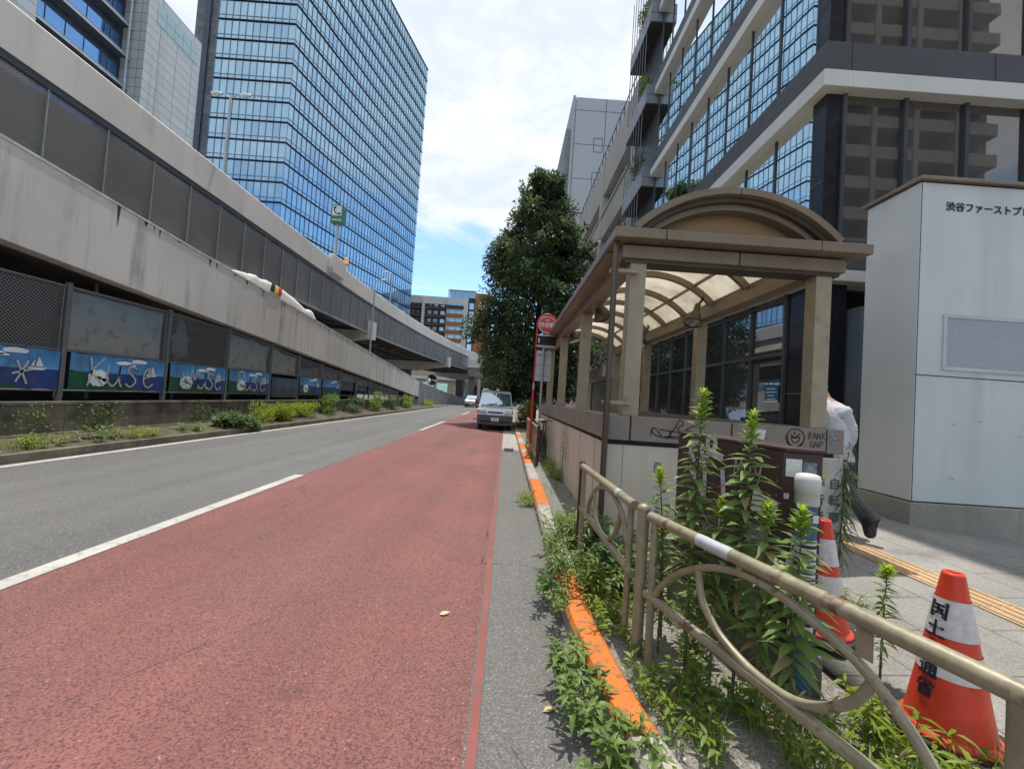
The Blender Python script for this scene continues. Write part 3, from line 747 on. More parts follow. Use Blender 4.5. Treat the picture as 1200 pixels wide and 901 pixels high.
while zb0 + f * fh < ZT - 2:
    z0 = zb0 + f * fh + .45; z1 = zb0 + (f + 1) * fh
    mb = MB()
    for P, Q, n in ((C_, A_, 11), (A_, B_, 42)):
        d = (Q - P); nn = Vector((d.y, -d.x, 0)).normalized()
        base = uni(0, 1)
        for q in range(n):
            a = P + d * (q / n); c = P + d * ((q + 1) / n)
            r = rnd() * .75 + .25 * base
            if n == 42 and q / n > .35: r = min(1, r + .12)
            m = 0 if r < .2 else 1 if r < .5 else 2 if r < .82 else 3
            zs = z0 + .75
            mb.quad((a.x, a.y, zs), (c.x, c.y, zs), (c.x, c.y, z1), (a.x, a.y, z1), m)
            mb.quad((a.x, a.y, z0), (c.x, c.y, z0), (c.x, c.y, zs), (a.x, a.y, zs), 1 if m else 0)
            mb.obox(a + nn * .06 + Vector((0, 0, (z0 + z1) / 2)), d.normalized() * .042, nn * .06, (0, 0, (z1 - z0) / 2), 4)
        mb.obox((P + Q) / 2 + nn * .03 + Vector((0, 0, z0 + .75)), d * .5, nn * .05, (0, 0, .05), 4)
        mb.obox((P + Q) / 2 + nn * .05 + Vector((0, 0, z1 + .225)), d * .5, nn * .22, (0, 0, .06), 5)
    mb.build('ribbon_window', TG + [MULL, TDARK], tw, recalc=False)
    f += 1
mb = MB()
for q in range(24):
    p = A_.lerp(B_, (q + .5) / 24); mb.obox(p + Vector((-.3, 0, ZT + .3)), (.06, 0, 0), (0, .9, 0), (0, 0, .8))
mb.build('roof_screen', GREYST, tw)

# ------------------------------------------------------------------ panelled building at far left
pb = thing('panelled_building', 'pale panel-clad office building with blue windows and steel sunshades, behind the near expressway wall', 'office building', (-51, 55, 0))
g = G('clad_panels')
sx = g.n('ShaderNodeSeparateXYZ'); g.L(g.oc, sx.inputs[0]); cb = g.n('ShaderNodeCombineXYZ'); g.L(g.math('ADD', sx.outputs[1], sx.outputs[0]), cb.inputs[0]); g.L(sx.outputs[2], cb.inputs[1])
bt = g.n('ShaderNodeTexBrick'); g.L(cb.outputs[0], bt.inputs['Vector']); bt.offset = 0
bt.inputs['Color1'].default_value = (.50, .49, .47, 1); bt.inputs['Color2'].default_value = (.45, .45, .43, 1); bt.inputs['Mortar'].default_value = (.12, .12, .12, 1)
bt.inputs['Scale'].default_value = 1; bt.inputs['Brick Width'].default_value = 2.9; bt.inputs['Row Height'].default_value = 1.25; bt.inputs['Mortar Size'].default_value = .035
st = g.rng(g.noise(1, 4, g.coord((.5, .5, .02))), .55, .68)
CLAD = g.out(g.bsdf(g.mix(g.math('MULTIPLY', st, .35), bt.outputs[0], (.2, .15, .11)), .6))
MB().box(-60, -50.2, 55, 64.4, 0, 52.6).build('clad_wall', CLAD, pb)
MB().box(-60, -53.2, 20, 55, 0, 60).build('recessed_wall', TDARK, pb)
MB().box(-60, -51.2, 20, 43.6, 0, 60).build('clad_wall', CLAD, pb)
SKYGL = glass('deep_blue_glass', (.01, .05, .16), .5, (.25, .52, .95), .02, .02, .3)
for (z0) in (30.6, 34.6, 38.6, 42.6, 46.6, 50.6):
    for q in range(5):
        y0 = 43.9 + q * 2.15
        MB().quad((-53.15, y0, z0), (-53.15, y0 + 2.0, z0), (-53.15, y0 + 2.0, z0 + 2.5), (-53.15, y0, z0 + 2.5)).build('window', SKYGL, pb, recalc=False)
    mb = MB().box(-53.1, -51.9, 43.7, 54.6, z0 - .4, z0 - .3)
    mb.box(-51.95, -51.85, 43.7, 54.9, z0 - .45, z0 - .15, 1); mb.box(-51.95, -51.85, 43.7, 54.9, z0 - .05, z0 + .0, 1)
    for q in range(7):
        y = 43.9 + q * 1.75; mb.tube([(-51.9, y, z0 - .35), (-53.1, y, z0 + .6)], .05, 5, 1); mb.tube([(-51.9, y, z0 - .35), (-53.1, y + 1.4, z0 - .3)], .04, 5, 1)
    mb.build('sunshade', [GREYST, GALV], pb)
MB().box(-51.95, -51.8, 54.35, 54.5, 0, 52).build('downpipe', OFFW, pb)
for q in range(5):
    y0 = 56.4 + 1.5 * q
    for e in (0, 1): MB().quad((-50.17, y0, 48.8 + e * 1.35), (-50.17, y0 + 1.4, 48.8 + e * 1.35), (-50.17, y0 + 1.4, 50.05 + e * 1.35), (-50.17, y0, 50.05 + e * 1.35)).build('window', glass('clerestory_glass', (.1, .16, .17), .25, (.7, .9, .9)) if q + e == 0 else bpy.data.materials['clerestory_glass'], pb, recalc=False)
# ------------------------------------------------------------------ far apartment block
BRICKO = M('orange_brown_cladding', (.34, .14, .055), .7, var=.1, vs=.3)
ap = thing('apartment_block', 'white and black apartment block with brown balconies and an orange end panel', 'apartment building', (-24, 160, 0))
APW = M('white_render', (.58, .57, .55), .8, var=.06); APD = M('charcoal_render', (.045, .047, .055), .7)
DGL = glass('far_window_glass', (.05, .07, .08), .3, (.8, .95, 1))
MB().box(-40, -33.5, 162, 175, 0, 37).build('wall', APD, ap)
MB().box(-40, -24.2, 160.5, 175, 35.4, 38.2).build('roof', APW, ap)
MB().box(-33.9, -33.0, 160, 175, 0, 37.5).build('wall', APW, ap)
MB().box(-33.0, -24.6, 161.5, 175, 0, 35.3).build('wall', APD, ap)
MB().box(-24.6, -16.6, 160, 175, 0, 38.0).build('wall', APW, ap)
MB().box(-16.6, -13.9, 160.6, 175, 0, 38.5).build('wall', APD, ap)
MB().box(-13.9, -8.6, 159.6, 175, 14, 40.2).build('end_panel', BRICKO, ap)
MB().box(-13.9, -4, 161, 175, 0, 14).build('wall', APD, ap)
mb = MB().box(-24.4, -13.9, 160.4, 168, 41.0, 41.3)
for x in (-24.4, -22.3, -19.5, -16.8, -14.1): mb.box(x, x + .25, 160.4, 160.7, 38, 41)
mb.build('roof_frame', APW, ap)
MB().box(-24, -14, 161, 168, 38.1, 40.9).build('roof_glazing', DGL, ap)
for k in range(8):
    z0 = 12.2 + 3.1 * k
    MB().box(-24.9, -18.2, 159.0, 160, z0, z0 + 1.15).build('balcony', BRICKO if k < 7 else APD, ap, bevel=.02)
    for x in (-23.3, -20.6): MB().box(x, x + 1.9, 159.93, 160.02, z0 + 1.0, z0 + 2.3).build('window', DGL, ap)
    MB().box(-33, -24.6, 160.6, 161.6, z0 - .2, z0 + .05).build('floor_slab', BRICKO, ap)
    for x in (-32, -29.6, -27): MB().box(x, x + 1.5, 161.4, 161.52, z0 + .8, z0 + 2.2).build('window', DGL, ap)
    MB().box(-16.1, -14.4, 160.5, 160.62, z0 + .3, z0 + 2.6).build('window', glass('pale_far_glass', (.3, .36, .4), .3) if k == 0 else bpy.data.materials['pale_far_glass'], ap)
    MB().box(-38.9, -34.2, 160.9, 161.9, z0 - .2, z0 + .05).build('floor_slab', BRICKO, ap)
    for x in (-38, -36.2): MB().box(x, x + 1.3, 161.85, 162.02, z0 + .7, z0 + 2.2).build('window', DGL, ap)
mb = MB(); strokes(mb, [[(.1, 0), (.15, .5), (.1, .95)], [(-.1, .6), (.3, 1.05), (.6, .8), (.2, .45), (.5, .1), (.7, .1)]], (-12.6, 159.55, 34.0), (1, 0, 0), (0, 0, 1), 2.6, .35, (0, -1, 0))
mb.box(-13.2, -9.6, 159.52, 159.56, 32.7, 33.0); mb.build('sign_lettering', WHITE, ap)

# ------------------------------------------------------------------ footbridge and shops under the expressway
fb = thing('footbridge', 'pale steel footbridge crossing the road beyond the parked van', 'footbridge', (0, 66, 0))
mb = MB().box(-6.2, 26, 66, 68.5, 4.55, 5.9)
for k in range(14): mb.box(-6.0 + k * 2.3, -5.85 + k * 2.3, 65.9, 66, 4.6, 5.85)
mb.build('girder', M('bridge_girder', (.24, .235, .22), .8, streak=.7, var=.2, sscale=.8), fb)
mb = MB().box(-6.3, 26, 65.7, 65.95, 5.95, 7.75)
for zz in (6.5, 7.1): mb.box(-6.3, 26, 65.62, 65.7, zz, zz + .12)
for k in range(8): mb.box(-6.2 + k * 4, -6.0 + k * 4, 65.6, 65.7, 5.95, 7.75)
mb.build('parapet', M('bridge_parapet', (.66, .64, .6), .7, streak=.3, var=.12), fb)
for x in (-5.6, 9): MB().box(x - .4, x + .4, 66.8, 67.7, 0, 4.55).build('pier', SOFFIT, fb)
wp = thing('white_pole', 'white tapering pole rising behind the parked van and in front of the footbridge', 'pole', (-1.3, 60, 0))
MB().tube([(-1.3, 60, 0), (-1.25, 60, 4.2), (-1.2, 60, 9.5)], [.30, .24, .14], 10).build('shaft', WHITE, wp)
sh = thing('shop_building', 'low beige shop building with pale cyan windows, in the shade beneath the expressway', 'building', (-14, 104, 0))
MB().box(-30, 2, 104, 112, 0, 9).build('wall', M('beige_render', (.42, .36, .24), .8), sh)
CYG = glass('cyan_window', (.2, .42, .43), .2, (.7, 1, 1))
for x in (-24, -20.5, -17, -12.5): MB().box(x, x + 2.6, 103.85, 104, .8, 4.2).build('window', CYG, sh)
MB().box(-30, 2, 103.2, 104, 5.0, 5.6).build('awning', WHITE, sh)
MB().box(-9, -6, 103.8, 104, 0, 4).build('door', APD, sh)
cbk = thing('city_block', 'grey building closing the far end of the road beyond the footbridge', 'building', (10, 150, 0))
mb = MB().box(-8, 40, 140, 160, 0, 14); mb.build('wall', M('far_render', (.25, .25, .26), .9), cbk)
for k in range(9):
    MB().box(-7 + 4 * k, -4.5 + 4 * k, 139.9, 140, 5, 9).build('window', DGL, cbk)
mr = thing('traffic_mirror', 'round convex traffic mirror on a post beside the shaded shop', 'mirror', (-13.8, 78, 0))
MB().tube([(-13.8, 78, 0), (-13.8, 78, 4.3)], .08, 8).build('post', OFFW, mr)
MB().lathe([(0, -.12), (.5, -.06), (.95, .08), (1.0, .12), (0, .2)], (-13.8, 77.8, 4.0), 20, axis='y').build('mirror_face', glass('mirror_glass', (.1, .1, .1), .85), mr)

# ------------------------------------------------------------------ vehicles
SILVER = M('silver_car_paint', (.58, .60, .61), .25, .3, var=.03, fine=.02, bump=0)
CARW = M('white_car_paint', (.66, .67, .68), .25, .1, var=.03, fine=.02, bump=0)
BUMP = M('grey_bumper', (.085, .09, .095), .55, var=.08)
WSG = glass('windscreen_glass', (.10, .13, .15), .45, (.75, .88, 1.0), .02, .01)
LENS = glass('headlamp_lens', (.35, .36, .37), .35, (1, 1, 1), .08)
AMB = M('amber_lens', (.55, .16, .03), .3)
PLATE = M('number_plate', (.75, .76, .72), .5, var=.03)
def car_body(prof, wb, wt, z_belt, zmax):
    """closed side profile (y,z) -> body with tumblehome above the belt"""
    def hw(zz):
        t = max(0, min(1, (zz - z_belt) / (zmax - z_belt))); q = max(0, (.5 - zz)) * .25
        return wb + (wt - wb) * t - q
    k = len(prof); mb = MB()
    vs = [(sx * hw(zz), y, zz) for sx in (-1, 1) for y, zz in prof]
    return mb.add(vs, [tuple(range(k)), tuple(range(k, 2 * k))[::-1]] + [(i, (i + 1) % k, k + (i + 1) % k, k + i) for i in range(k)], 0), hw
def vehicle(kind, label, loc, paintm, plate_txt, L=4.1, roofz=1.86, suv=False, name='van'):
    o = thing(name, label, kind, (0, 0, 0))
    if not suv:
        prof = [(0.02, .30), (-.03, .62), (.02, .86), (.14, 1.02), (.36, 1.10), (.98, 1.70), (1.15, roofz - .04), (1.6, roofz), (L - .4, roofz), (L - .12, roofz - .08), (L, 1.0), (L, .34)]
        belt, wb, wt = 1.0, .81, .70; gy0, gz0, gy1, gz1 = .36, 1.10, .98, 1.70
    else:
        prof = [(0.02, .28), (-.02, .6), (.04, .84), (.22, .98), (1.15, 1.08), (1.85, 1.56), (2.05, roofz - .03), (2.4, roofz), (L - .7, roofz), (L - .3, roofz - .1), (L, 1.0), (L, .34)]
        belt, wb, wt = 1.0, .88, .68; gy0, gz0, gy1, gz1 = 1.15, 1.08, 1.85, 1.56
    mb, hw = car_body(prof, wb, wt, belt, roofz)
    mb.build('body', paintm, o, bevel=.035)
    d = Vector((0, gy1 - gy0, gz1 - gz0)); nrm = Vector((0, -d.z, d.y)).normalized()
    def scr(u, v_, off=.012):
        zz = gz0 + d.z * v_; return Vector((u * (hw(zz) - .06), gy0 + d.y * v_, zz)) + nrm * off
    mb = MB(); n = 6
    vs = [scr(-1 + 2 * i / n, v_, .02 + .03 * (1 - (-1 + 2 * i / n) ** 2)) for v_ in (.06, .98) for i in range(n + 1)]
    mb.add(vs, [(i, i + 1, n + 2 + i, n + 1 + i) for i in range(n)], 0, True)
    ws = mb.build('windscreen', WSG, o, recalc=False)
    mb = MB()
    for u in (-.45, .25): mb.tube([scr(u, .06, .06), scr(u + .55, .16, .06)], .012, 5)
    mb.build('wiper', BLACK, ws)
    mb = MB().box(-wb - .01, wb + .01, -.12, .12, .27, .70 if not suv else .5); mb.box(-wb + .1, wb - .1, -.125, -.11, .36, .44, 1)
    bp = mb.build('bumper', [BUMP, BLACK], o, bevel=.03)
    MB().box(-.34, .34, -.035 if not suv else -.1, .05, .80, .86).build('grille', BLACK, o)
    for sx in (-1, 1):
        hl = MB().obox((sx * (wb - .20), .02, .84 if not suv else .76), (.17, .03 * sx, 0), (0, .07, 0), (.02 * sx, 0, .085)).build('headlight', LENS, o, bevel=.02)
        MB().obox((sx * (wb - .03), .06, .84 if not suv else .76), (.045, 0, 0), (0, .08, 0), (0, 0, .075)).build('indicator', AMB, hl, bevel=.01)
        MB().obox((sx * (wb + .09), gy0 + .15, gz0 + .16), (.085, 0, 0), (0, .05, 0), (0, 0, .12)).build('wing_mirror', BUMP, o, bevel=.02)
        for y in (.62, L - .72):
            wh = MB().lathe([(.16, -.1), (.27, -.1), (.31, -.06), (.31, .08), (.27, .1), (.16, .1)], (sx * (wb - .12), y, .31), 20, axis='x').build('wheel', RUBBER, o)
            MB().lathe([(0, .06 * sx), (.1, .09 * sx), (.18, .08 * sx), (.19, .05 * sx)], (sx * (wb - .12), y, .31), 16, axis='x').build('rim', GALV, wh)
        q = 1.25 if not suv else 2.0
        mb = MB(); ya, yb_ = (gy1 - .05, L - 1.4)
        pts = [(gy0 + .35, gz0 + .08), (L - .35, gz0 + .06), (L - .5, roofz - .2), (gy1 + .15, roofz - .18)]
        mb.add([(sx * (hw(zz) + .006), y, zz) for y, zz in pts], [(0, 1, 2, 3)]); mb.build('side_window', WSG, o)
    pl = MB().box(-.17, .17, -.14, -.125, .42, .59).build('number_plate', PLATE, o)
    mb = MB().box(-.08, .08, -.1425, -.141, .545, .57); add_text(mb, plate_txt, .10, (-.0, -.1425, .44), (1, 0, 0), (0, 0, 1), 0, .004, True)
    mb.build('plate_number', M('plate_green', (.05, .14, .08), .6), pl)
    o.location = loc
    return o
vn = vehicle('van', 'silver minivan with grey bumper parked in the red lane beside the tree', (-.45, 19.7, .004), SILVER, '46-26')
vn.rotation_euler.z = R(1.5)
sv = vehicle('car', 'white car with dark lower body coming down the left lane, past the parked van', (-4.7, 58, 0), CARW, '', 4.3, 1.62, True, 'car')
tk = thing('utility_truck', 'flatbed utility truck with white tank and brown rack, mostly hidden behind the silver van', 'truck', (-.8, 27, 0))
MB().box(-1.55, .35, 27.6, 29.1, .5, 2.05).build('cab', CARW, tk, bevel=.08)
MB().box(-1.4, .2, 27.57, 27.6, 1.25, 1.95).build('windscreen', WSG, tk)
mb = MB().box(-1.6, .4, 29.2, 33, .75, .95); mb.build('flatbed', DARKST, tk)
mb = MB()
for x in (-1.55, .33):
    for y in (29.25, 32.9): mb.tube([(x, y, .9), (x, y, 2.55)], .035, 6)
    mb.tube([(x, 29.25, 2.5), (x, 32.9, 2.5)], .03, 6)
mb.tube([(-1.55, 29.25, 2.3), (.33, 29.25, 2.3)], .035, 6); mb.build('rack', M('rust_brown_rack', (.22, .07, .045), .6), tk)
MB().lathe([(0, -.55), (.16, -.5), (.2, -.4), (.2, .4), (.16, .5), (0, .55)], (-.85, 29.0, 2.38), 14, axis='x').build('tank', WHITE, tk)
MB().box(-.35, .75, 28.4, 28.7, 2.28, 2.36).build('light_bar', WHITE, tk, bevel=.02)
MB().box(-1.95, -1.88, 28.2, 30.6, .9, 2.7).build('side_panel', M('faded_red_panel', (.5, .42, .40), .7), tk)
for x in (-1.4, .2):
    for y in (28.1, 32): MB().lathe([(.15, -.1), (.33, -.1), (.36, -.06), (.36, .06), (.33, .1), (.15, .1)], (x, y, .36), 16, axis='x').build('wheel', RUBBER, tk)

# ------------------------------------------------------------------ big tree
LEAFT = leaf('tree_leaf', (.035, .075, .035), (.16, .20, .08), .25, .8, .4)
BARK = M('bark', (.07, .055, .045), .95, var=.3, vs=4, fine=.3, bump=.8, bd=.03)
def leafquad(mb, p, d, n, l, w_, m=0):
    """one leaf: folded quad pair along d"""
    d = Vector(d).normalized(); s = d.cross(n)
    if s.length < 1e-6: s = d.orthogonal()
    s.normalize(); up = s.cross(d)
    a = p; c = p + d * l; mid = p + d * l * .45 - up * l * .04
    mb.add([a, mid + s * w_ * .5 + up * w_ * .15, c, mid - s * w_ * .5 + up * w_ * .15, ], [(0, 1, 2), (0, 2, 3)], m)
tree = thing('street_tree', 'tall dense dark-leaved evergreen tree at the kerb beyond the shelter', 'tree', (1.45, 23.4, .15))
random.seed(11)
tb = MB(); tb.tube([(1.45, 23.4, .1), (1.5, 23.4, 1.5), (1.42, 23.4, 4), (1.5, 23.45, 7), (1.6, 23.4, 10.5), (1.62, 23.4, 14.2)], [.26, .2, .18, .14, .08, .02], 10)
def crad(h):   # crown radius by height
    pts = [(1.7, 1.2), (2.6, 2.4), (4, 2.9), (6, 3.0), (8, 2.6), (10, 2.1), (11.5, 1.55), (12.8, .9), (14.8, .2)]
    for (a, ra), (c, rc) in zip(pts, pts[1:]):
        if a <= h <= c: return ra + (rc - ra) * (h - a) / (c - a)
    return .1
clumps = []
for k in range(350):
    h = 1.75 + 12.0 * rnd() ** 1.05; an = uni(0, 6.283); rr = crad(h) * (uni(.25, 1.0) ** .55) * (1 + .16 * math.sin(3 * an + h) + .14 * math.sin(5 * an - 1.7 * h))
    clumps.append((Vector((1.38 + rr * math.cos(an), 23.4 + rr * math.sin(an), h)), uni(.42, .74) * (1. if h < 12 else .75)))
for k in range(46):
    c, r = clumps[k * 6]; h0 = max(1.6, c.z - uni(.6, 2)); tb.tube([(1.48, 23.4, h0), ((1.48 + c.x) / 2, (23.4 + c.y) / 2, h0 * .4 + c.z * .6), tuple(c)], [.06, .035, .012], 5)
for k in range(26):
    h = uni(7.5, 13.8); an = uni(0, 6.28); rr = crad(h) + uni(.3, .75); c = Vector((1.5 + rr * math.cos(an), 23.4 + rr * math.sin(an), h + uni(.2, .9)))
    b0 = Vector((1.5 + rr * .5 * math.cos(an), 23.4 + rr * .5 * math.sin(an), h - .3)); tb.tube([b0, c], [.025, .008], 4)
    for q in range(6): clumps.append((b0.lerp(c, .45 + q * .11), .14))
tb.build('trunk', BARK, tree)
mb = MB()
for c, r in clumps:
    n = int(uni(.55, 1.3) * 190 * (r / .5) ** 2) + 10
    for q in range(n):
        v = Vector((random.gauss(0, 1), random.gauss(0, 1), random.gauss(0, 1))).normalized()
        p = c + v * r * (rnd() ** .4) * Vector((1, 1, .8)).length / 1.62
        d = (v + Vector((uni(-.7, .7), uni(-.7, .7), uni(-.9, .3)))).normalized()
        leafquad(mb, p, d, Vector((uni(-.5, .5), uni(-.5, .5), 1)), uni(.15, .25), uni(.085, .125))
mb.build('crown', LEAFT, tree, recalc=False)
# roadside hedges
def shrub(name, label, cat, c, size, n, m, l=.1, w_=.05, group=None, stems=True, parts=True):
    o = thing(name, label, cat, c, group)
    mb = MB(); c = Vector(c); sz = Vector(size)
    cl = [Vector((uni(-1, 1), uni(-1, 1), uni(.15, 1))) for _ in range(max(5, int(n / 90)))]
    for q in range(n):
        k = random.choice(cl); v = Vector((random.gauss(0, 1), random.gauss(0, 1), random.gauss(0, 1))).normalized()
        p = Vector((k.x * .75 + v.x * .33, k.y * .75 + v.y * .33, max(.03, k.z * .8 + v.z * .22)))
        p = c + Vector((p.x * sz.x, p.y * sz.y, p.z * sz.z))
        leafquad(mb, p, (v.x + uni(-.4, .4), v.y + uni(-.4, .4), abs(v.z) * .6 + uni(0, .7)), Vector((uni(-.5, .5), uni(-.5, .5), 1)), uni(.7, 1.3) * l, uni(.7, 1.2) * w_)
    mb.build('foliage', m, o, recalc=False)
    if stems:
        sb = MB()
        for k in cl: sb.tube([c + Vector((k.x * sz.x * .25, k.y * sz.y * .25, 0)), c + Vector((k.x * sz.x * .7, k.y * sz.y * .7, k.z * sz.z * .8))], [.012, .005], 4)
        sb.build('stem', BARK, o)
    return o
LEAFY = leaf('hedge_leaf', (.09, .15, .022), (.16, .21, .03), .4, 3)
LEAFG = leaf('weed_leaf', (.12, .20, .045), (.19, .27, .065), .4, 6)
LEAFB = leaf('bright_leaf', (.17, .24, .022), (.25, .31, .035), .45, 6)
LEAFK = leaf('dark_leaf', (.065, .11, .045), (.105, .16, .06), .3, 6)
LEAFS = leaf('ivy_leaf', (.11, .18, .07), (.19, .25, .13), .3, 9)
STRAW = leaf('dry_grass', (.30, .24, .11), (.36, .31, .17), .4, 9)
random.seed(3)
shrub('hedge', 'yellow-green clipped hedge beside the trunk of the big tree, behind the van', 'hedge', (1.0, 20.6, .13), (.42, 1.3, 1.35), 2600, LEAFY, .09, .05)
# ------------------------------------------------------------------ dark glass office building on the right
XB, YB = 5.46, 7.5
OG = glass('office_glass_side', (.02, .022, .025), .5, (.9, .97, 1.0), .01, .02, .6)
OF = glass('office_glass_front', (.03, .027, .022), .17, (.72, .67, .60), .012, .02, .5)
SG = glass('shop_glass', (.010, .011, .013), .0, (.9, .95, 1), .02, .03, .6, fk=.38)
SPAN = M('dark_band', (.075, .072, .078), .5, .2, var=.08)
WBAND = M('white_band', (.62, .60, .55), .6, var=.05, fine=.03)
STB = M('black_stone', (.018, .018, .022), .22, var=.3)
gb = thing('glass_office_building', 'dark glass office building with white floor bands and planted balconies, behind the shelter', 'office building', (XB, YB, 0))
WZ = [3.93 + 3.47 * i for i in range(5)]
MB().box(XB + .3, 26, YB + .3, 20, 3.9, 18.5).build('core_wall', BLACK, gb)
for i, z0 in enumerate(WZ):
    zb = z0 + (.2 if i == 0 else .3)
    mb = MB(); o_ = .22
    mb.box(XB - o_, XB + .3, YB - o_, 17.0, z0, zb); mb.box(XB + .3, 26, YB - o_, YB + .3, z0, zb)
    mb.build('white_band', WBAND, gb, bevel=.01)
    mb = MB(); o2 = .16; zt = zb + .56
    mb.box(XB - o2, XB + .3, YB - o2, 17.0, zb + .002, zt); mb.box(XB + .3, 26, YB - o2, YB + .3, zb + .002, zt)
    for q in range(7): mb.box(XB + .3 + q * 2.6, XB + .31 + q * 2.6, YB - o2 - .004, YB - o2 + .01, zb + .01, zt - .01, 1)
    mb.build('dark_band', [SPAN, BLACK], gb)
    za, zc = zt, z0 + 3.47
    if i == 4: break
    if i < 6:
        mb = MB().box(XB - .02, XB + .28, YB - .02, YB + .30, za, zc); mb.box(XB - .03, XB - .02, YB, YB + .3, za + 1.1, za + 1.115, 1)
        mb.build('corner_pillar', [STB, GREYST], gb)
        ny = 8; dy = (17 - YB - .3) / ny
        for q in range(ny):
            y0 = YB + .3 + q * dy
            if i < 5: MB().quad((XB, y0 + .03, za), (XB, y0 + dy - .03, za), (XB, y0 + dy - .03, zc), (XB, y0 + .03, zc)).build('window', OG, gb, recalc=False)
            else: MB().quad((XB, y0 + .03, za), (XB, y0 + dy - .03, za), (XB, y0 + dy - .03, zc), (XB, y0 + .03, zc)).build('window', OG, gb, recalc=False)
        mb = MB()
        for q in range(ny + 1): y0 = YB + .3 + q * dy; mb.box(XB - .025, XB + .03, y0 - .02, y0 + .02, za, zc)
        mb.build('mullions', DARKST, gb)
        nx = 8
        if i < 3:
            for q in range(nx):
                x0 = XB + .3 + q * 1.12
                MB().quad((x0 + .03, YB, za), (x0 + 1.09, YB, za), (x0 + 1.09, YB, zc), (x0 + .03, YB, zc)).build('window', OF, gb, recalc=False)
        else:
            MB().quad((XB + .3, YB, za), (26, YB, za), (26, YB, zc), (XB + .3, YB, zc)).build('window', OF, gb, recalc=False)
        mb = MB()
        for q in range(nx + 1): x0 = XB + .3 + q * 1.12; mb.box(x0 - .035, x0 + .035, YB - .06, YB + .03, za, zc)
        mb.box(XB + .3 + 8 * 1.12, 26, YB - .02, YB + .1, za, zc)
        mb.build('mullions', DARKST, gb)
    else:
        MB().box(XB, 26, YB, 17, za, zc).build('window', OG, gb)
# ground floor: shop front, recess
MB().box(XB + .35, 26, 9.6, 20, .1, 3.9).build('core_wall', BLACK, gb)
mb = MB()
for q in range(9):
    y0 = 8.35 + q * 1.17; mb.box(XB - .05, XB + .05, y0 - .035, y0 + .035, .2, 3.93)
for zz in (.2, 2.72, 3.8): mb.box(XB - .045, XB + .045, 8.3, 19.9, zz, zz + .07)
mb.build('shopfront_frame', DARKST, gb)
for q in range(9):
    y0 = 8.39 + q * 1.17
    for z0, z1 in ((.27, 2.72), (2.79, 3.8)):
        MB().quad((XB, y0, z0), (XB, y0 + 1.09, z0), (XB, y0 + 1.09, z1), (XB, y0, z1)).build('shop_window', SG, gb, recalc=False)
mb = MB().box(XB, XB + .5, YB, 8.3, .1, 3.93); mb.box(XB - .004, XB, YB, 8.3, 1.95, 1.965, 1)
mb.build('corner_pillar', [STB, GREYST], gb)
MB().box(XB + .5, 9, 9.3, 9.5, .1, 3.9).build('recess_wall', STB, gb)
mb = MB().box(6.02, 6.3, 7.25, 7.6, .15, 3.5); mb.build('entrance_fin', M('slate_blue_panel', (.13, .16, .19), .4), gb)
MB().box(5.75, 5.95, 7.6, 7.7, .15, 1.75).build('gate_post', BRONZED, gb)
MB().box(6.32, 6.5, 7.1, 7.3, .15, 1.8).build('gate_post', BRONZED, gb)
# poster stuck inside the shop window
o = thing('poster', 'small blue poster with white lines taped to the dark shop window', 'poster', (XB - .06, 8.4, 1.8))
MB().box(XB - .062, XB - .056, 8.42, 8.86, 1.78, 2.12).build('sheet', M('poster_blue', (.03, .12, .22), .6), o)
mb = MB()
for q, (a, c) in enumerate(((8.5, 8.8), (8.47, 8.82), (8.55, 8.75), (8.5, 8.78))): mb.box(XB - .066, XB - .063, a, c, 2.05 - .07 * q, 2.07 - .07 * q)
mb.box(XB - .066, XB - .063, 8.42, 8.86, 1.78, 1.82); mb.build('printed_lines', PAPER, o)
o = thing('notice_sheets', 'six white notice sheets taped in two columns to the far shop window', 'notice', (XB - .06, 17.5, 1.2))
mb = MB()
for a in range(3):
    for c in range(2): mb.box(XB - .062, XB - .056, 17.3 + .48 * c, 17.72 + .48 * c, 1.05 + .40 * a, 1.41 + .40 * a)
mb.build('paper', PAPER, o)
# planted balconies at the far end
BALC = M('balcony_metal', (.20, .215, .235), .4, .3, var=.06); BALU = M('balcony_soffit', (.05, .047, .05), .8)
for i in range(4):
    z0 = 7.05 + 3.47 * i
    bl = MB().box(4.92, 5.6, 17.05, 20.0, z0, z0 + .8, 0).box(4.95, 5.6, 17.1, 20.0, z0 - .03, z0, 1).box(4.915, 5.6, 17.04, 17.05, z0 + .38, z0 + .39, 1)
    bb = bl.build('balcony', [BALC, BALU], gb)
    mb = MB()
    for q in range(7): mb.tube([(4.95, 17.6 + q * .4, z0 + .8), (4.95, 17.6 + q * .4, z0 + 3.45)], .018, 5)
    mb.build('balcony_bars', GREYST, bb)
MB().box(XB + .05, 6, 17.02, 20, 3.9, 21).build('balcony_wall', SPAN, gb)
random.seed(21)
BPL = ['trailing grass-like plant on the lowest planted balcony of the glass building', 'grey-green olive bush standing on the second balcony from the bottom',
       'bushy plant overhanging the third balcony from the bottom of the glass building', 'dark bush on the fourth balcony up the glass building', 'plant at the topmost visible balcony, by the upper photo edge']
for i in range(4):
    z0 = 7.05 + 3.47 * i + .75
    shrub('balcony_plant', BPL[i], 'plant', (5.02, 17.5 + .5 * (i % 2), z0), (.3, .6, (.6, 1.5, .8, .9, .8)[i]), 420, [LEAFG, LEAFK, LEAFG, LEAFK, LEAFG][i], .16, .035, 'plants on the balconies of the glass building')
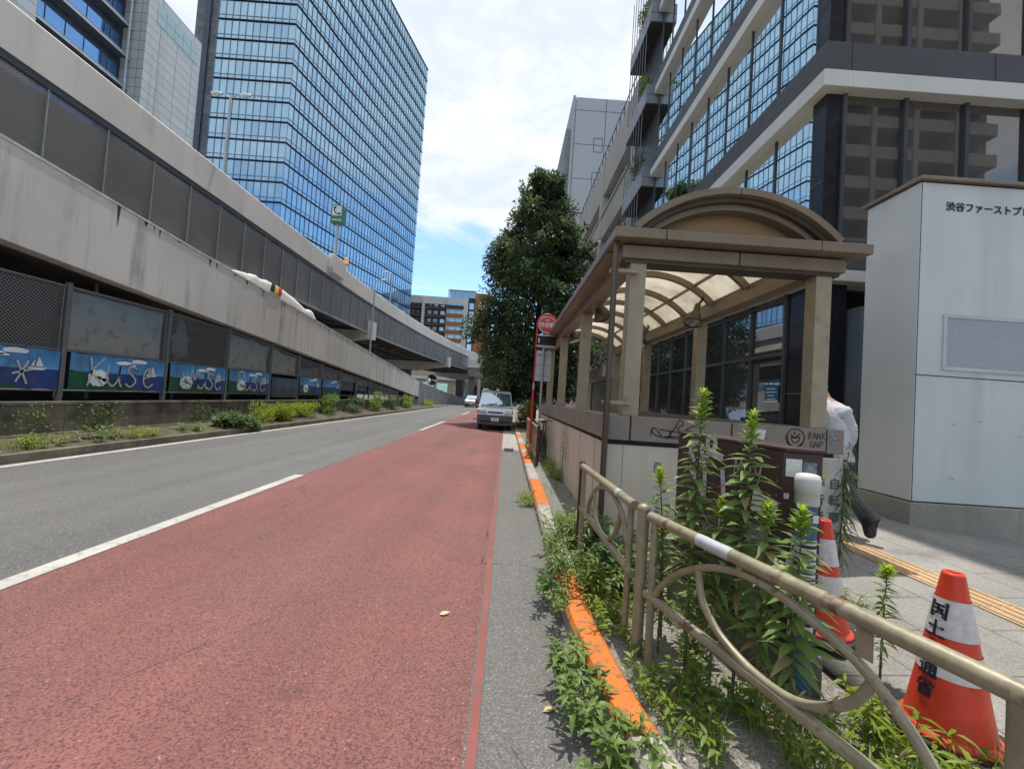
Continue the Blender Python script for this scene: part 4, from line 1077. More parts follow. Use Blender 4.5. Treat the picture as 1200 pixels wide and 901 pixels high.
# beige concrete building further on
BGE = M('beige_concrete', (.40, .36, .315), .85, streak=.3, var=.08, vs=.4, scol=(.2, .17, .14), fine=.05)
WFG = glass('ribbon_glass', (.05, .055, .06), .4, (.8, .92, 1))
bg_ = thing('beige_building', 'beige concrete building with deep ribbon windows, between the glass building and the tree', 'office building', (5.5, 20, 0))
z = 3.2
MB().box(5.9, 15, 20.6, 38, 0, 17.2).build('core_wall', SOFFIT, bg_)
mb = MB()
for k in range(5):
    z0 = 3.4 + 2.95 * k; z1 = z0 + 1.55
    mb.box(5.5, 6, 20.6, 38, z0, z1 if k < 4 else 17.6)
    if k < 4: mb.box(5.42, 5.52, 21.4, 38, z1 - .02, z1 + .12)
for y in (20.3, 27.6, 37.6): mb.box(5.46, 6.1, y, y + .85, 0, 17.6)
mb.box(5.9, 15, 20.3, 20.6, 0, 17.6)
mb.build('wall', BGE, bg_)
for k in range(4):
    z0 = 3.4 + 2.95 * k + 1.6
    for (a, c) in ((21.2, 24.3), (24.4, 27.5), (28.5, 33), (33.1, 37.5)): MB().quad((5.86, a, z0), (5.86, c, z0), (5.86, c, z0 + 1.35), (5.86, a, z0 + 1.35)).build('window', WFG, bg_, recalc=False)
mb = MB()
for k in range(20): mb.tube([(5.55, 20.6 + k * .9, 17.6), (5.55, 20.6 + k * .9, 18.3)], .03, 5)
mb.tube([(5.55, 20.6, 18.3), (5.55, 38, 18.3)], .03, 5); mb.build('roof_railing', DARKST, bg_)
MB().box(4.6, 5.5, 20.6, 30, 2.9, 3.4).build('canopy_slab', BGE, bg_)
mb = MB()
for k in range(30): mb.box(5.45, 5.5, 22, 27, .3 + .085 * k, .365 + .085 * k)
mb.build('roller_shutter', M('shutter_grey', (.2, .2, .2), .5, .3), bg_)
MB().box(5.3, 5.55, 30.4, 37, .1, 3.2).build('pink_wall', M('pink_render', (.5, .38, .35), .8), bg_)
# grey tower behind
gt = thing('grey_tower', 'plain pale grey tower with fine panel joints, behind the beige building and the tree', 'tower', (8, 60, 0))
GT = M('grey_panel', (.40, .40, .42), .7, var=.04, vs=.1, fine=.03)
MB().box(7.3, 22, 60, 75, 0, 45.5).build('wall', GT, gt)
mb = MB().box(6.85, 7.25, 60.2, 74, 0, 45.9); mb.build('edge_pier', GT, gt)
MB().box(6.15, 6.8, 61.2, 74, 0, 41.5).build('edge_pier', M('greenish_grey', (.24, .255, .25), .7), gt)
MB().box(5.6, 6.1, 63, 74, 0, 33).build('edge_pier', GT, gt)
mb = MB()
for k in range(9): mb.box(7.3, 22, 59.985, 60.0, 3.6 + 5.0 * k, 3.67 + 5.0 * k)
mb.box(11.6, 11.68, 59.985, 60.0, 0, 45.5); mb.build('panel_joints', DARKST, gt)
for k in range(4):
    z0 = 22.7 + 5 * k - .1
    mb = MB()
    for a, c, e, f_ in ((10.1, 11.4, z0, z0 + .07), (10.1, 11.4, z0 + 2.0, z0 + 2.07), (10.1, 10.17, z0, z0 + 2.07), (11.33, 11.4, z0, z0 + 2.07)): mb.box(a, c, 59.97, 59.99, e, f_)
    mb.box(10.72, 10.8, 59.96, 59.985, z0 + .95, z0 + 1.05, 1); mb.build('hatch', [DARKST, RED], gt)
# apartment block on the near side, seen mirrored in the office windows
ab = thing('balcony_apartment_block', 'beige apartment block with stacked balconies, mirrored in the front office windows', 'apartment building', (34, -26, 0))
APB = M('beige_tile', (.27, .235, .20), .8); APB2 = M('brown_tile', (.14, .11, .095), .8)
MB().box(25, 46, -42, -26, 0, 58).build('wall', APB2, ab)
MB().box(16, 24.9, -42, -24.8, 0, 50).build('wall', APB, ab)
for k in range(18):
    z0 = 2.6 + 3.0 * k
    MB().box(25.2, 45.2, -26, -24.3, z0, z0 + 1.15).build('balcony', APB, ab)
    MB().box(27, 44, -26.05, -25.95, z0 + 1.3, z0 + 2.9).build('window', DGL, ab)
for x in (29, 33, 37, 41): MB().box(x, x + .5, -25.9, -24.2, 0, 57).build('pier', APB, ab)

# ------------------------------------------------------------------ white vent block with the building name
vb = thing('white_sign_block', 'white panel-clad block on a concrete base, lettered with the building name', 'sign block', (4.95, 5.1, .3))
MB().box(4.93, 8.2, 5.1, 5.88, .60, 4.5).build('clad_body', OFFW, vb, bevel=.006)
MB().box(4.90, 8.23, 5.07, 5.9, .0, .585).build('base', M('base_concrete', (.30, .285, .25), .9, streak=.6, var=.2, scol=(.05, .06, .03), fine=.15), vb, bevel=.01)
MB().box(4.89, 8.3, 5.05, 5.95, 4.52, 4.565).build('roof_cap', BRONZE, vb, bevel=.008)
MB().box(4.95, 8.2, 5.12, 5.9, 4.49, 4.52).build('roof_gap', BLACK, vb)
mb = MB().box(4.93, 8.2, 5.096, 5.102, 2.115, 2.127); mb.box(4.935, 4.942, 5.095, 5.1, .6, 4.5); mb.build('panel_joints', DARKST, vb)
mb = MB().box(5.25, 7.0, 5.082, 5.1, 2.2, 2.24); mb.box(5.25, 7.0, 5.082, 5.1, 2.84, 2.88); mb.box(5.25, 5.29, 5.082, 5.1, 2.24, 2.84)
sp = mb.build('panel_frame', M('pale_frame', (.5, .51, .5), .5), vb)
MB().box(5.29, 7.0, 5.09, 5.1, 2.24, 2.84).build('blank_panel', M('grey_blank_panel', (.36, .37, .41), .4, var=.04), vb)
mb = MB(); add_text(mb, '渋谷ファーストプレイス', .118, (5.235, 5.094, 4.17), (1, 0, 0), (0, 0, 1), 0, .006); mb.build('building_name', INK, vb)
SCUFF = M('scuff', (.42, .41, .38), .7, var=.3, vs=20)
mb = MB()
random.seed(5)
for (x, z0, w_, h) in ((5.4, 1.55, .05, .006), (5.7, 1.6, .06, .006), (6.2, 1.45, .05, .01), (5.35, .9, .10, .006)):
    mb.quad((x, 5.096, z0), (x + w_, 5.096, z0 - .01), (x + w_, 5.096, z0 + h), (x, 5.096, z0 + h))
mb.build('scuffs', SCUFF, vb)

# ------------------------------------------------------------------ underpass shelter
sc_ = thing('underpass_shelter', 'brown metal shelter with arched translucent roof over the underpass entrance', 'shelter', (1.1, 4.45, .15))
YE = 13.3
XL, XR, YF = 1.09, 3.52, 4.45
mb = MB().box(XL, XL + .16, YF, YE, .05, 1.10)
for k in range(9): y = YF + .62 + k * .98; mb.box(XL - .002, XL + .01, y, y + .008, .1, 1.1, 1)
mb.build('side_wall', [CREAM, BLACK], sc_)
mb = MB().box(XL + .165, XR, YF, YF + .16, .05, 1.10); mb.box(XL + .16, XL + .165, YF + .01, YF + .1, .1, 1.1, 1)
mb.build('front_wall', [CREAM, BLACK], sc_)
MB().box(XR - .16, XR, YF + .16, YE, .05, 1.10).build('side_wall', CREAM, sc_)
MB().box(XL + .03, XR - .03, YF + .03, YF + .13, 1.10, 1.15).build('joint_strip', BLACK, sc_)
MB().box(XL + .03, XL + .13, YF + .1, YE, 1.10, 1.15).build('joint_strip', BLACK, sc_)
def coping(parts, name):
    mb = MB()
    for p in parts: mb.box(*p)
    return mb.build(name, TAUPE, sc_, bevel=.008)
coping([(a, c, YF - .03, YF + .26, 1.15, 1.405) for a, c in ((XL - .03, 1.30), (1.315, 2.36), (2.375, 3.36), (3.375, XR + .03))], 'coping')
ys = [YF + .27 + .9 * k for k in range(11)]
coping([(XL - .03, XL + .26, y, min(y + .885, YE), 1.15, 1.405) for y in ys[:-1]], 'coping')
coping([(XR - .23, XR + .03, y, min(y + .885, YE), 1.15, 1.405) for y in ys[:-1]], 'coping')
for y in (4.48, 7.30, 10.12, 12.95):
    for x in (1.22, 3.22):
        MB().box(x + .01, x + .18, y, y + .17, 1.405, 3.06).build('column', TAN, sc_, bevel=.006)
for x in (1.20, 3.22): MB().box(x, x + .2, YF + .3, YE + .1, 3.06, 3.2).build('beam', BRONZE, sc_, bevel=.006)
mb = MB().box(1.12, 2.36, 4.42, 4.72, 3.065, 3.20); mb.box(2.372, 3.50, 4.42, 4.72, 3.065, 3.20); mb.build('front_beam', BRONZE, sc_, bevel=.008)
mb = MB().box(1.16, 3.46, 4.46, 4.68, 3.03, 3.066); mb.build('front_beam', BRONZED, sc_)
mb = MB().box(1.0, 1.52, 4.27, 4.72, 3.225, 3.325); mb.box(1.528, 3.12, 4.27, 4.72, 3.225, 3.325); mb.box(3.128, 3.66, 4.27, 4.72, 3.225, 3.325)
mb.build('eave', BRONZE, sc_, bevel=.006)
mb = MB()
for k in range(4): y = 4.73 + k * 2.25; mb.box(1.0, 1.33, y, y + 2.242, 3.225, 3.325)
mb.box(1.03, 1.25, 4.73, YE + .4, 3.202, 3.225)
mb.build('eave', BRONZE, sc_, bevel=.006)
mb = MB()
for k in range(4): y = 4.73 + k * 2.25; mb.box(3.33, 3.66, y, y + 2.242, 3.225, 3.325)
mb.build('eave', BRONZE, sc_, bevel=.006)
# barrel roof
CX, HALF, SAG, ZB = 2.30, 1.08, .47, 3.325
RAD = (HALF ** 2 + SAG ** 2) / (2 * SAG); CZ = ZB + SAG - RAD; A0 = math.asin(HALF / RAD)
def arcp(r, t): return (CX + r * math.sin(t), CZ + r * math.cos(t))
def arcband(mb, r0, r1, y0, y1, t0=-A0, t1=A0, n=24, m=0):
    ts = [t0 + (t1 - t0) * i / n for i in range(n + 1)]; vs = []
    for t in ts:
        for r, y in ((r0, y0), (r1, y0), (r1, y1), (r0, y1)):
            x, zz = arcp(r, t); vs.append((x, y, zz))
    fs = [(4 * i + j, 4 * i + (j + 1) % 4, 4 * i + 4 + (j + 1) % 4, 4 * i + 4 + j) for i in range(n) for j in range(4)]
    return mb.add(vs, fs + [(0, 1, 2, 3), (4 * n + 3, 4 * n + 2, 4 * n + 1, 4 * n)], m)
mb = MB(); arcband(mb, RAD - .015, RAD + .055, 4.33, 4.66, -A0 + .02, -.06 * 0 - .004); arcband(mb, RAD - .015, RAD + .055, 4.33, 4.66, .004, A0 - .02)
mb.build('front_arch', BRONZE, sc_)
mb = MB(); arcband(mb, RAD - .07, RAD - .017, 4.40, 4.66); mb.build('front_arch', BRONZED, sc_)
mb = MB(); arcband(mb, RAD - .13, RAD - .072, 4.46, 4.66); mb.build('front_arch', BRONZE, sc_)
g = G('translucent_roof')
tl = g.n('ShaderNodeBsdfTranslucent'); cc = g.mix(g.rng(g.noise(1.3, 6, None, .65), .42, .68), (.82, .79, .71), (.56, .52, .43)); g.L(cc, tl.inputs['Color'])
mxr = g.n('ShaderNodeMixShader'); mxr.inputs[0].default_value = .25; g.L(tl.outputs[0], mxr.inputs[1]); g.L(g.bsdf(cc, .35, 0, .4), mxr.inputs[2]); ROOFT = g.out(mxr.outputs[0])
g = G('tinted_gable'); tl = g.n('ShaderNodeBsdfTranslucent'); tl.inputs['Color'].default_value = (.55, .42, .28, 1)
mxr = g.n('ShaderNodeMixShader'); mxr.inputs[0].default_value = .6; g.L(tl.outputs[0], mxr.inputs[1]); g.L(g.bsdf((.26, .19, .12), .25), mxr.inputs[2]); GABLE = g.out(mxr.outputs[0])
mb = MB(); n = 24; pts = [arcp(RAD - .10, -A0 + .03 + (2 * A0 - .06) * i / n) for i in range(n + 1)]
mb.add([(x, 4.60, zz) for x, zz in pts], [tuple(range(n + 1))]); mb.build('gable_panel', GABLE, sc_)
mb = MB(); arcband(mb, RAD - .012, RAD + .0, 4.66, YE + .4, -A0 + .03, A0 - .03); mb.build('barrel_roof', ROOFT, sc_)
for k in range(9):
    y = 4.9 + k * 1.05; mb = MB(); arcband(mb, RAD - .11, RAD - .014, y, y + .07, -A0 + .02, A0 - .02, 18); mb.build('roof_rib', BRONZE, sc_)
    if k < 8:
        for t in (-.62 * A0, .62 * A0):
            x, zz = arcp(RAD - .05, t); MB().box(x - .016, x + .016, y + .07, y + 1.05, zz - .012, zz + .03).build('purlin', BRONZE, sc_)
def flood(x, y, z0, dx):
    mb = MB(); d = Vector((.30 * dx, -.2, -.93)).normalized(); c = Vector((x, y, z0))
    a = d.orthogonal().normalized(); b_ = d.cross(a)
    prof = [(.045, -.30), (.05, -.16), (.085, -.12), (.15, .02), (.155, .06), (.145, .06)]
    vs = [c + d * t + (a * math.cos(q * .3927) + b_ * math.sin(q * .3927)) * r for r, t in prof for q in range(16)]
    mb.add(vs, [(i * 16 + j, i * 16 + (j + 1) % 16, (i + 1) * 16 + (j + 1) % 16, (i + 1) * 16 + j) for i in range(len(prof) - 1) for j in range(16)], 0, True)
    mb.add(vs[:16], [tuple(range(16))]); mb.tube([c - d * .28, c - d * .28 + Vector((.10 * -dx, .05, .12)), c + Vector((.16 * -dx, .06, .42))], .025, 6)
    o = mb.build('floodlight', BRONZED, sc_)
    MB().add([c + d * .05 + (a * math.cos(q * .3927) + b_ * math.sin(q * .3927)) * .143 for q in range(16)], [tuple(range(16))]).build('lens', glass('flood_lens', (.12, .115, .10), .1), o)
flood(2.62 + .35, 6.9, 2.98, -1); flood(1.48, 6.9, 2.96, 1); flood(3.0, 9.7, 2.98, -1); flood(1.48, 9.7, 2.96, 1)
mb = MB().tube([(1.035, 4.36, .16), (1.035, 4.36, 3.05), (1.06, 4.42, 3.22)], .032, 10)
dp = mb.build('downpipe', BRONZED, sc_)
mb = MB()
for zz in (1.52, 2.9): mb.box(1.0, 1.3, 4.40, 4.47, zz, zz + .035)
mb.build('pipe_clamp', TAN, dp)
mb = MB()
strokes(mb, [[(0, .35), (.15, .15), (.4, .1), (.1, .4), (.0, .1)], [(.3, .35), (.9, .3), (1.5, .35), (1.2, .05), (.5, .1)], [(.6, 0), (.9, .45), (1.05, .75), (1.2, .6), (1.0, .4), (1.5, .1)], [(1.3, .4), (1.6, .55), (2.0, .5)], [(.4, .05), (1.0, .12), (1.7, .05)], [(.7, .35), (.75, .05)]], (1.52, YF - .033, 1.19), (1, 0, 0), (0, 0, 1), .28, .012, (0, -1, 0))
strokes(mb, [[(0, .5), (.3, .95), (.8, .9), (1.0, .5), (.7, .1), (.3, .1), (0, .5)], [(.05, .3), (.5, -.05), (.95, .25)], [(.25, .7), (.5, .5), (.75, .75)], [(.3, .55), (.4, .3), (.65, .3), (.72, .55), (.3, .52)], [(.45, .85), (.5, .65)], [(.1, .6), (.2, .2), (.6, .02)]], (2.93, YF - .033, 1.19), (1, 0, 0), (0, 0, 1), .2, .012, (0, -1, 0))
word(mb, 'BANK', (3.17, YF - .033, 1.29), (1, 0, 0), (0, 0, 1), .075, .007, (0, -1, 0), 0, .62)
word(mb, 'GNP', (3.19, YF - .033, 1.20), (1, 0, 0), (0, 0, 1), .08, .007, (0, -1, 0), 0, .6)
strokes(mb, [[(0, 0), (.3, .06), (.7, .02), (1.2, .05)]], (2.5, YF - .033, 1.26), (1, 0, 0), (0, 0, 1), .2, .01, (0, -1, 0))
mb.build('graffiti', INK, sc_)
mb = MB().obox((2.66, YF - .033, 1.31), (.055, 0, -.01), (0, .0015, 0), (.008, 0, .05)); mb.obox((1.62, YF - .002, .89), (.035, 0, -.004), (0, .0015, 0), (.004, 0, .055), 1); mb.obox((3.44, YF - .033, 1.31), (.04, 0, 0), (0, .0015, 0), (0, 0, .055), 1)
mb.build('sticker', [PAPER, M('scratched_sticker', (.2, .22, .25), .7, var=.6, vs=30, fine=.4)], sc_)
# ------------------------------------------------------------------ cabinet
cab = thing('utility_cabinet', 'dark maroon street cabinet covered in stickers and lilac spray paint, behind the tall weeds', 'cabinet', (1.5, 2.6, .13))
Ac, Bc, Cc, Dc = Vector((1.28, 3.12, 0)), Vector((1.44, 2.18, 0)), Vector((1.625, 2.15, 0)), Vector((1.54, 3.12, 0))
MB().prism([(p.x, p.y) for p in (Ac, Bc, Cc, Dc)], 'z', .34, 1.325).build('body', BROWNCAB, cab, bevel=.006)
cm = (Ac + Bc + Cc + Dc) / 4
MB().prism([tuple((cm + (p - cm) * 1.03).xy) for p in (Ac, Bc, Cc, Dc)], 'z', 1.327, 1.345).build('lid', BROWNCAB, cab, bevel=.004)
MB().prism([tuple((cm + (p - cm) * 1.08).xy) for p in (Ac, Bc, Cc, Dc)], 'z', .05, .338).build('plinth', CONCD, cab, bevel=.01)
ux = (Bc - Ac).normalized(); LB = (Bc - Ac).length; nf = Vector((ux.y, -ux.x, 0))
if nf.x > 0: nf = -nf
ur = (Cc - Bc).normalized(); nr = Vector((ur.y, -ur.x, 0))
if nr.y > 0: nr = -nr
Pf = lambda s, z_, o=.003: Ac + ux * s + Vector((0, 0, z_)) + nf * o
Pr = lambda s, z_, o=.003: Bc + ur * s + Vector((0, 0, z_)) + nr * o
mb = MB()
for s in (.32, .64): mb.obox(Pf(s, .83, .001), ux * .003, nf * .002, (0, 0, .47))
mb.build('door_seam', BLACK, cab)
mb = MB()
for k in range(12): mb.obox(Pf(LB - .03, .42 + .075 * k, .002), ux * .006, nf * .003, (0, 0, .006))
mb.build('rivets', GREYST, cab)
mb = MB()
strokes(mb, [[(.15, .62), (0, .9), (.28, 1.0), (.42, .72), (.5, .45), (.5, -.1)], [(.42, .72), (.75, .95), (.72, 1.15), (.55, 1.1), (.6, .9), (1.0, .8)], [(0, .5), (.3, .2), (.6, -.1)], [(1.0, .6), (1.05, .1), (1.0, -.5)]], Pf(.16, .95, .004), ux, (0, 0, 1), .34, .04, nf)
mb.build('graffiti', GRAFP, cab)
mb = MB(); word(mb, 'MEY', Pf(.6, 1.12, .004), ux, (0, 0, 1), .13, .007, nf)
strokes(mb, [[(0, .3), (.2, 0), (.35, .4), (.1, .5), (.5, .2), (.6, .6)], [(.1, .1), (.5, .5), (.3, .7)]], Pf(.3, .68, .004), ux, (0, 0, 1), .2, .008, nf)
for cz, r in ((.72, .115), (.52, .10)):
    strokes(mb, [[(math.cos(q * .52) * r + .02 * math.sin(q * 3), math.sin(q * .52) * r + 0) for q in range(13)]], Pf(.78, cz, .005), ux, (0, 0, 1), 1, .012, nf)
mb.build('graffiti', GRAFW, cab)
mb = MB()
for cz, r in ((.72, .105), (.52, .09)):
    mb.add([Pf(.78, cz, .004) + ux * r * math.cos(q * .52) + Vector((0, 0, r * math.sin(q * .52))) for q in range(12)], [tuple(range(12))])
mb.build('graffiti', M('faded_spray', (.17, .16, .16), .7, var=.4, vs=20), cab)
SCR = bpy.data.materials['scratched_sticker']
for f_, s, zc, w_, h, m, tilt in ((Pr, .05, 1.245, .038, .045, PAPER, 0), (Pr, .125, 1.24, .032, .038, SCR, .05), (Pf, .84, 1.02, .085, .055, PAPER, .15), (Pf, .80, .86, .08, .05, SCR, -.05), (Pr, .02, 1.10, .012, .014, PAPER, 0), (Pr, .20, 1.22, .008, .03, BY, 0)):
    u = ux if f_ is Pf else ur; nn_ = nf if f_ is Pf else nr
    mb = MB().obox(f_(s, zc), u * w_ + Vector((0, 0, -tilt * w_)), nn_ * .001, (u * tilt * h + Vector((0, 0, h))), 0)
    if m is PAPER and w_ > .03:
        strokes(mb, [[(0, 0), (.3, .5), (.5, .1), (.8, .6), (1, .2), (1.3, .5)], [(.1, -.2), (.7, -.1), (1.3, -.25)]], f_(s, zc, .003) - u * w_ * .75, u, (0, 0, 1), w_ * 1.1, .004, nn_, 1)
    mb.build('sticker', [m, GREYST], cab)
mb = MB()
for k in range(5):
    z0 = .45 + .1 * k
    mb.obox(Pr(.10 - .02 * (k % 2), z0, .004), ur * .05, nr * .001, (0, 0, .044))
    strokes(mb, [[(0, 0), (.2, .7), (.5, .1), (.8, .8), (1, .3)], [(.1, .4), (.9, .5)]], Pr(.055, z0 - .02, .007), ur, (0, 0, 1), .085, .006, nr, 1)
mb.build('sticker', [PAPER, INK], cab)
# capped post and notice board
bo = thing('capped_post', 'round blue post with a white plastic cap, standing against the maroon cabinet', 'post', (1.478, 2.05, .13))
MB().tube([(1.478, 2.05, .1), (1.478, 2.05, 1.15)], .044, 16).build('post', M('post_blue', (.045, .11, .2), .55, var=.15), bo)
MB().lathe([(.047, 0), (.051, .004), (.051, .06), (.055, .062), (.055, .12), (.048, .142), (.03, .148), (0, .15)], (1.478, 2.05, 1.088), 20).build('cap', WHITE, bo)
mb = MB().lathe([(.0446, .5), (.0446, .93)], (1.478, 2.05, 0), 20)
for k in range(13): mb.lathe([(.0451, 0), (.0451, .007 + .009 * (k % 3 == 0))], (1.478, 2.05, .53 + .030 * k), 20, 1)
mb.build('striped_label', [PAPER, INK], bo)
MB().obox((1.49, 2.003, 1.03), (.016, .003, 0), (0, .001, 0), (0, 0, .018)).build('sticker', PAPER, bo)
nb = thing('notice_board', 'worn white notice board with black characters, upright between cabinet and cone', 'sign', (2.26, 2.95, .15))
MB().box(2.15, 2.37, 2.95, 2.965, .33, 1.235).build('board', M('worn_board', (.40, .40, .38), .7, var=.2, vs=9, fine=.15, fs=70, streak=.5, scol=(.3, .25, .2)), nb)
MB().box(2.24, 2.27, 2.965, 2.995, .1, 1.2).build('stake', GALV, nb)
mb = MB()
for k, ch in enumerate('歩行者は'): add_text(mb, ch, .082, (2.165, 2.948, 1.03 - .115 * k), (1, 0, 0), (0, 0, 1), 0, .003)
for k, ch in enumerate('自転車を'): add_text(mb, ch, .082, (2.27, 2.948, 1.03 - .115 * k), (1, 0, 0), (0, 0, 1), 0, .003)
mb.build('lettering', M('board_ink', (.06, .09, .08), .7), nb)

# ------------------------------------------------------------------ guard rails
GRM = M('guard_rail_paint', (.30, .265, .18), .42, .15, var=.2, vs=9, fine=.1, rust=.8, streak=.5, scol=(.16, .13, .085), sscale=9)
RUSTP = M('rusty_post', (.10, .045, .035), .8, .2, var=.35, vs=9, fine=.25, fs=120, bump=.5)
def rail(label, A, B, topz, low, arcs, tape=None, posts=(), ends=(0, 1)):
    o = thing('guard_rail', label, 'guard rail', (A[0], A[1], .13), 'guard rails along the kerb')
    A3, B3 = Vector((A[0], A[1], 0)), Vector((B[0], B[1], 0)); L = (B3 - A3).length; d = (B3 - A3) / L
    P = lambda s, h: A3 + d * s + Vector((0, 0, h))
    t = MB().tube([P(ends[0], topz), P(ends[1], topz)], .028, 14)
    tr_ = t.build('top_rail', GRM, o)
    if tape:
        MB().tube([P(tape[0], topz), P(tape[1], topz)], .0292, 14, cap=False).build('reflective_tape', M('silver_tape', (.5, .52, .56), .35, .2, var=.1, vs=30), tr_)
    mb = MB().tube([P(s, h) for s, h in low], .024, 12); mb.build('lower_rail', GRM, o)
    for a in arcs: MB().tube(smoothpath([P(s, h) for s, h in a], 6), .0165, 10).build('ornament', GRM, o)
    for s, r, h, m in posts: 
        mb = MB().tube([P(s, .08), P(s, h)], r, 14, 0)
        mb.lathe([(r * 1.12, -.012), (r * 1.12, .008), (r * .6, .022), (0, .024)], P(s, h), 14)
        mb.build('post', m, o)
    return o, P
o, P = rail('farther guard rail with a rusty end post, between the kerb weeds and the cream wall', (.75, 3.98), (.80, 2.46), .925, [(.05, .55), (1.47, .53)],
     [[(.296, .55), (.361, .679), (.535, .816), (.706, .875), (.915, .895), (1.09, .868), (1.254, .80), (1.366, .654), (1.418, .53)], [(.511, .80), (.584, .62), (.733, .555), (.946, .557), (1.13, .674), (1.202, .80)]],
     (1.12, 1.19), [(0.0, .025, .95, RUSTP), (.10, .022, .91, GRM), (1.40, .02, .91, GRM)], (.03, 1.46))
MB().tube([P(.8, .88), P(.8, .93)], .014, 8).build('bracket', GRM, o)
o, P = rail('near guard rail with curled ornament and silver tape, crossing in front of the cones', (.83, 2.40), (1.22, .98), .905, [(.03, .485), (2.0, .485)],
     [[(.06, .487), (.117, .52), (.141, .557), (.225, .645), (.318, .716), (.458, .792), (.584, .834), (.717, .855), (.87, .843), (.999, .81), (1.109, .775), (1.205, .715), (1.269, .66), (1.34, .58), (1.38, .50)],
      [(.424, .77), (.452, .655), (.527, .579), (.603, .54), (.737, .508), (.887, .509), (1.01, .556), (1.114, .644), (1.164, .728), (1.181, .745)]],
     (.42, .62), [(-.03, .032, .935, GRM), (.08, .02, .89, GRM), (1.475, .026, .905, GRM)], (.04, 2.2))
MB().tube([P(.66, .84), P(.66, .9)], .014, 8).build('bracket', GRM, o)
MB().obox(P(1.14, .84), (P(1.165, 0) - P(1.14, 0)), (.004, .004, 0), (0, 0, .05)).build('bracket', GRM, o)
ff = thing('railing', 'weathered beige upright-bar railing beside the bus stop pole, by the kerb', 'railing', (.74, 9, .13))
mb = MB()
for zz in (.3, .92): mb.tube([(.74, 9.1, zz), (.72, 13.4, zz)], .028, 8)
mb.build('rail', TAN, ff)
for k in range(10): MB().tube([(.738, 9.5 + .42 * k, .3), (.738, 9.5 + .42 * k, .92)], .014, 6).build('bar', TAN, ff)
for y, m in ((9.1, RUSTP), (13.4, TAN)): MB().tube([(.74, y, .1), (.74, y, .97)], .035, 8).build('post', m, ff)

# ------------------------------------------------------------------ traffic cones
CONER = M('cone_red', (.66, .05, .02), .45, var=.16, vs=10, fine=.08, spec=.5, bump=.05, streak=.45, scol=(.28, .05, .03), sscale=14)
CONEW = M('cone_white_sleeve', (.62, .58, .58), .35, var=.10, vs=6, fine=.12, fs=35, streak=.8, scol=(.22, .18, .17), sscale=16)
def rad_at(zz): return .148 + (.036 - .148) * (zz - .05) / .65
def cone(label, x, y, yaw, lean=0, txt=None):
    o = thing('traffic_cone', label, 'traffic cone', (0, 0, 0), 'red and white traffic cones')
    h = .19; bm_ = MB().prism([(-h, -h + .04), (-h + .04, -h), (h - .04, -h), (h, -h + .04), (h, h - .04), (h - .04, h), (-h + .04, h), (-h, h - .04)], 'z', 0, .045)
    bm_.build('base', RUBBER, o, bevel=.008)
    mb = MB()
    def ring(z0, z1, m, grow=0.):
        n = 5; mb.lathe([(rad_at(z0 + (z1 - z0) * i / n) + grow, z0 + (z1 - z0) * i / n) for i in range(n + 1)], (0, 0, 0), 36, m)
    mb.lathe([(.165, .045), (.168, .052), (.162, .062), (rad_at(.07), .075)], (0, 0, 0), 36, 0)
    ring(.075, .285, 0); ring(.285, .385, 1, .0025); ring(.385, .442, 0); ring(.442, .592, 1, .0025); ring(.592, .69, 0)
    mb.lathe([(rad_at(.69), .69), (rad_at(.69) - .003, .70), (.026, .70), (.024, .69), (.03, .55), (.03, .5), (0, .5)], (0, 0, 0), 36, 0)
    mb.build('shell', [CONER, CONEW], o)
    if txt:
        mb = MB(); zt = .515; sz = .074
        for k, ch in enumerate(txt):
            vs, fs = text_geo(ch, sz)
            x0 = (min(v[0] for v in vs) + max(v[0] for v in vs)) / 2
            for off in ((0, 0), (.004, 0), (0, .004), (.004, .004)):
                q = []
                for v in vs:
                    zz = zt - k * .08 + v[1] + off[1]; r = rad_at(zz) + .0045 + (.0 if off == (0, 0) else .0003 * (off[0] + off[1] * 2) / .004)
                    a = R(-198) + (v[0] - x0 + off[0]) / r
                    q.append((r * math.cos(a), r * math.sin(a), zz))
                mb.add(q, fs, 0)
        mb.build('lettering', M('lettering_navy', (.02, .02, .045), .6), o)
    o.location = (x, y, gz(x) + .002); o.rotation_euler = (R(lean), 0, yaw)
    return o
cone('plain traffic cone standing close behind the maroon cabinet', 2.0, 2.62, .5)
cone('nearest traffic cone, lettered down its left side, at the right edge of the weeds', 1.955, 1.82, .38, 0, '国土交通省')

# ------------------------------------------------------------------ bus stop and signs on the kerb
bs = thing('bus_stop_sign', 'red arched bus stop pole with a round red sign, against the dark tree', 'bus stop', (.68, 10.9, .13))
arch = [(.68, 10.9, 1.9), (.68, 10.9, 3.42)] + [(.93 - .25 * math.cos(q * math.pi / 10), 10.9, 3.46 + .27 * math.sin(q * math.pi / 10)) for q in range(11)] + [(1.18, 10.9, 2.86)]
MB().tube([(.68, 10.9, .1), (.68, 10.9, 1.78)], .034, 10).build('post', RED, bs)
MB().tube([(.68, 10.9, 1.78), (.68, 10.9, 1.95)], .03, 10).build('post', GALV, bs)
MB().tube(arch, .022, 8).build('arch', RED, bs)
dk = MB().lathe([(0, -.012), (.225, -.012), (.225, .012), (0, .012)], (.93, 10.9, 3.46), 32, axis='y', smooth=False).build('disc', WHITE, bs)
MB().lathe([(0, -.016), (.205, -.016), (.205, -.013), (0, -.013)], (.93, 10.9, 3.46), 32, axis='y', smooth=False).build('disc_face', RED, dk)
mb = MB(); add_text(mb, '渋谷駅', .135, (.93, 10.88, 3.40), (1, 0, 0), (0, 0, 1), 0, .006, True); add_text(mb, 'BUS', .06, (.93, 10.88, 3.555), (1, 0, 0), (0, 0, 1), 0, .003, True); mb.build('lettering', WHITE, dk)
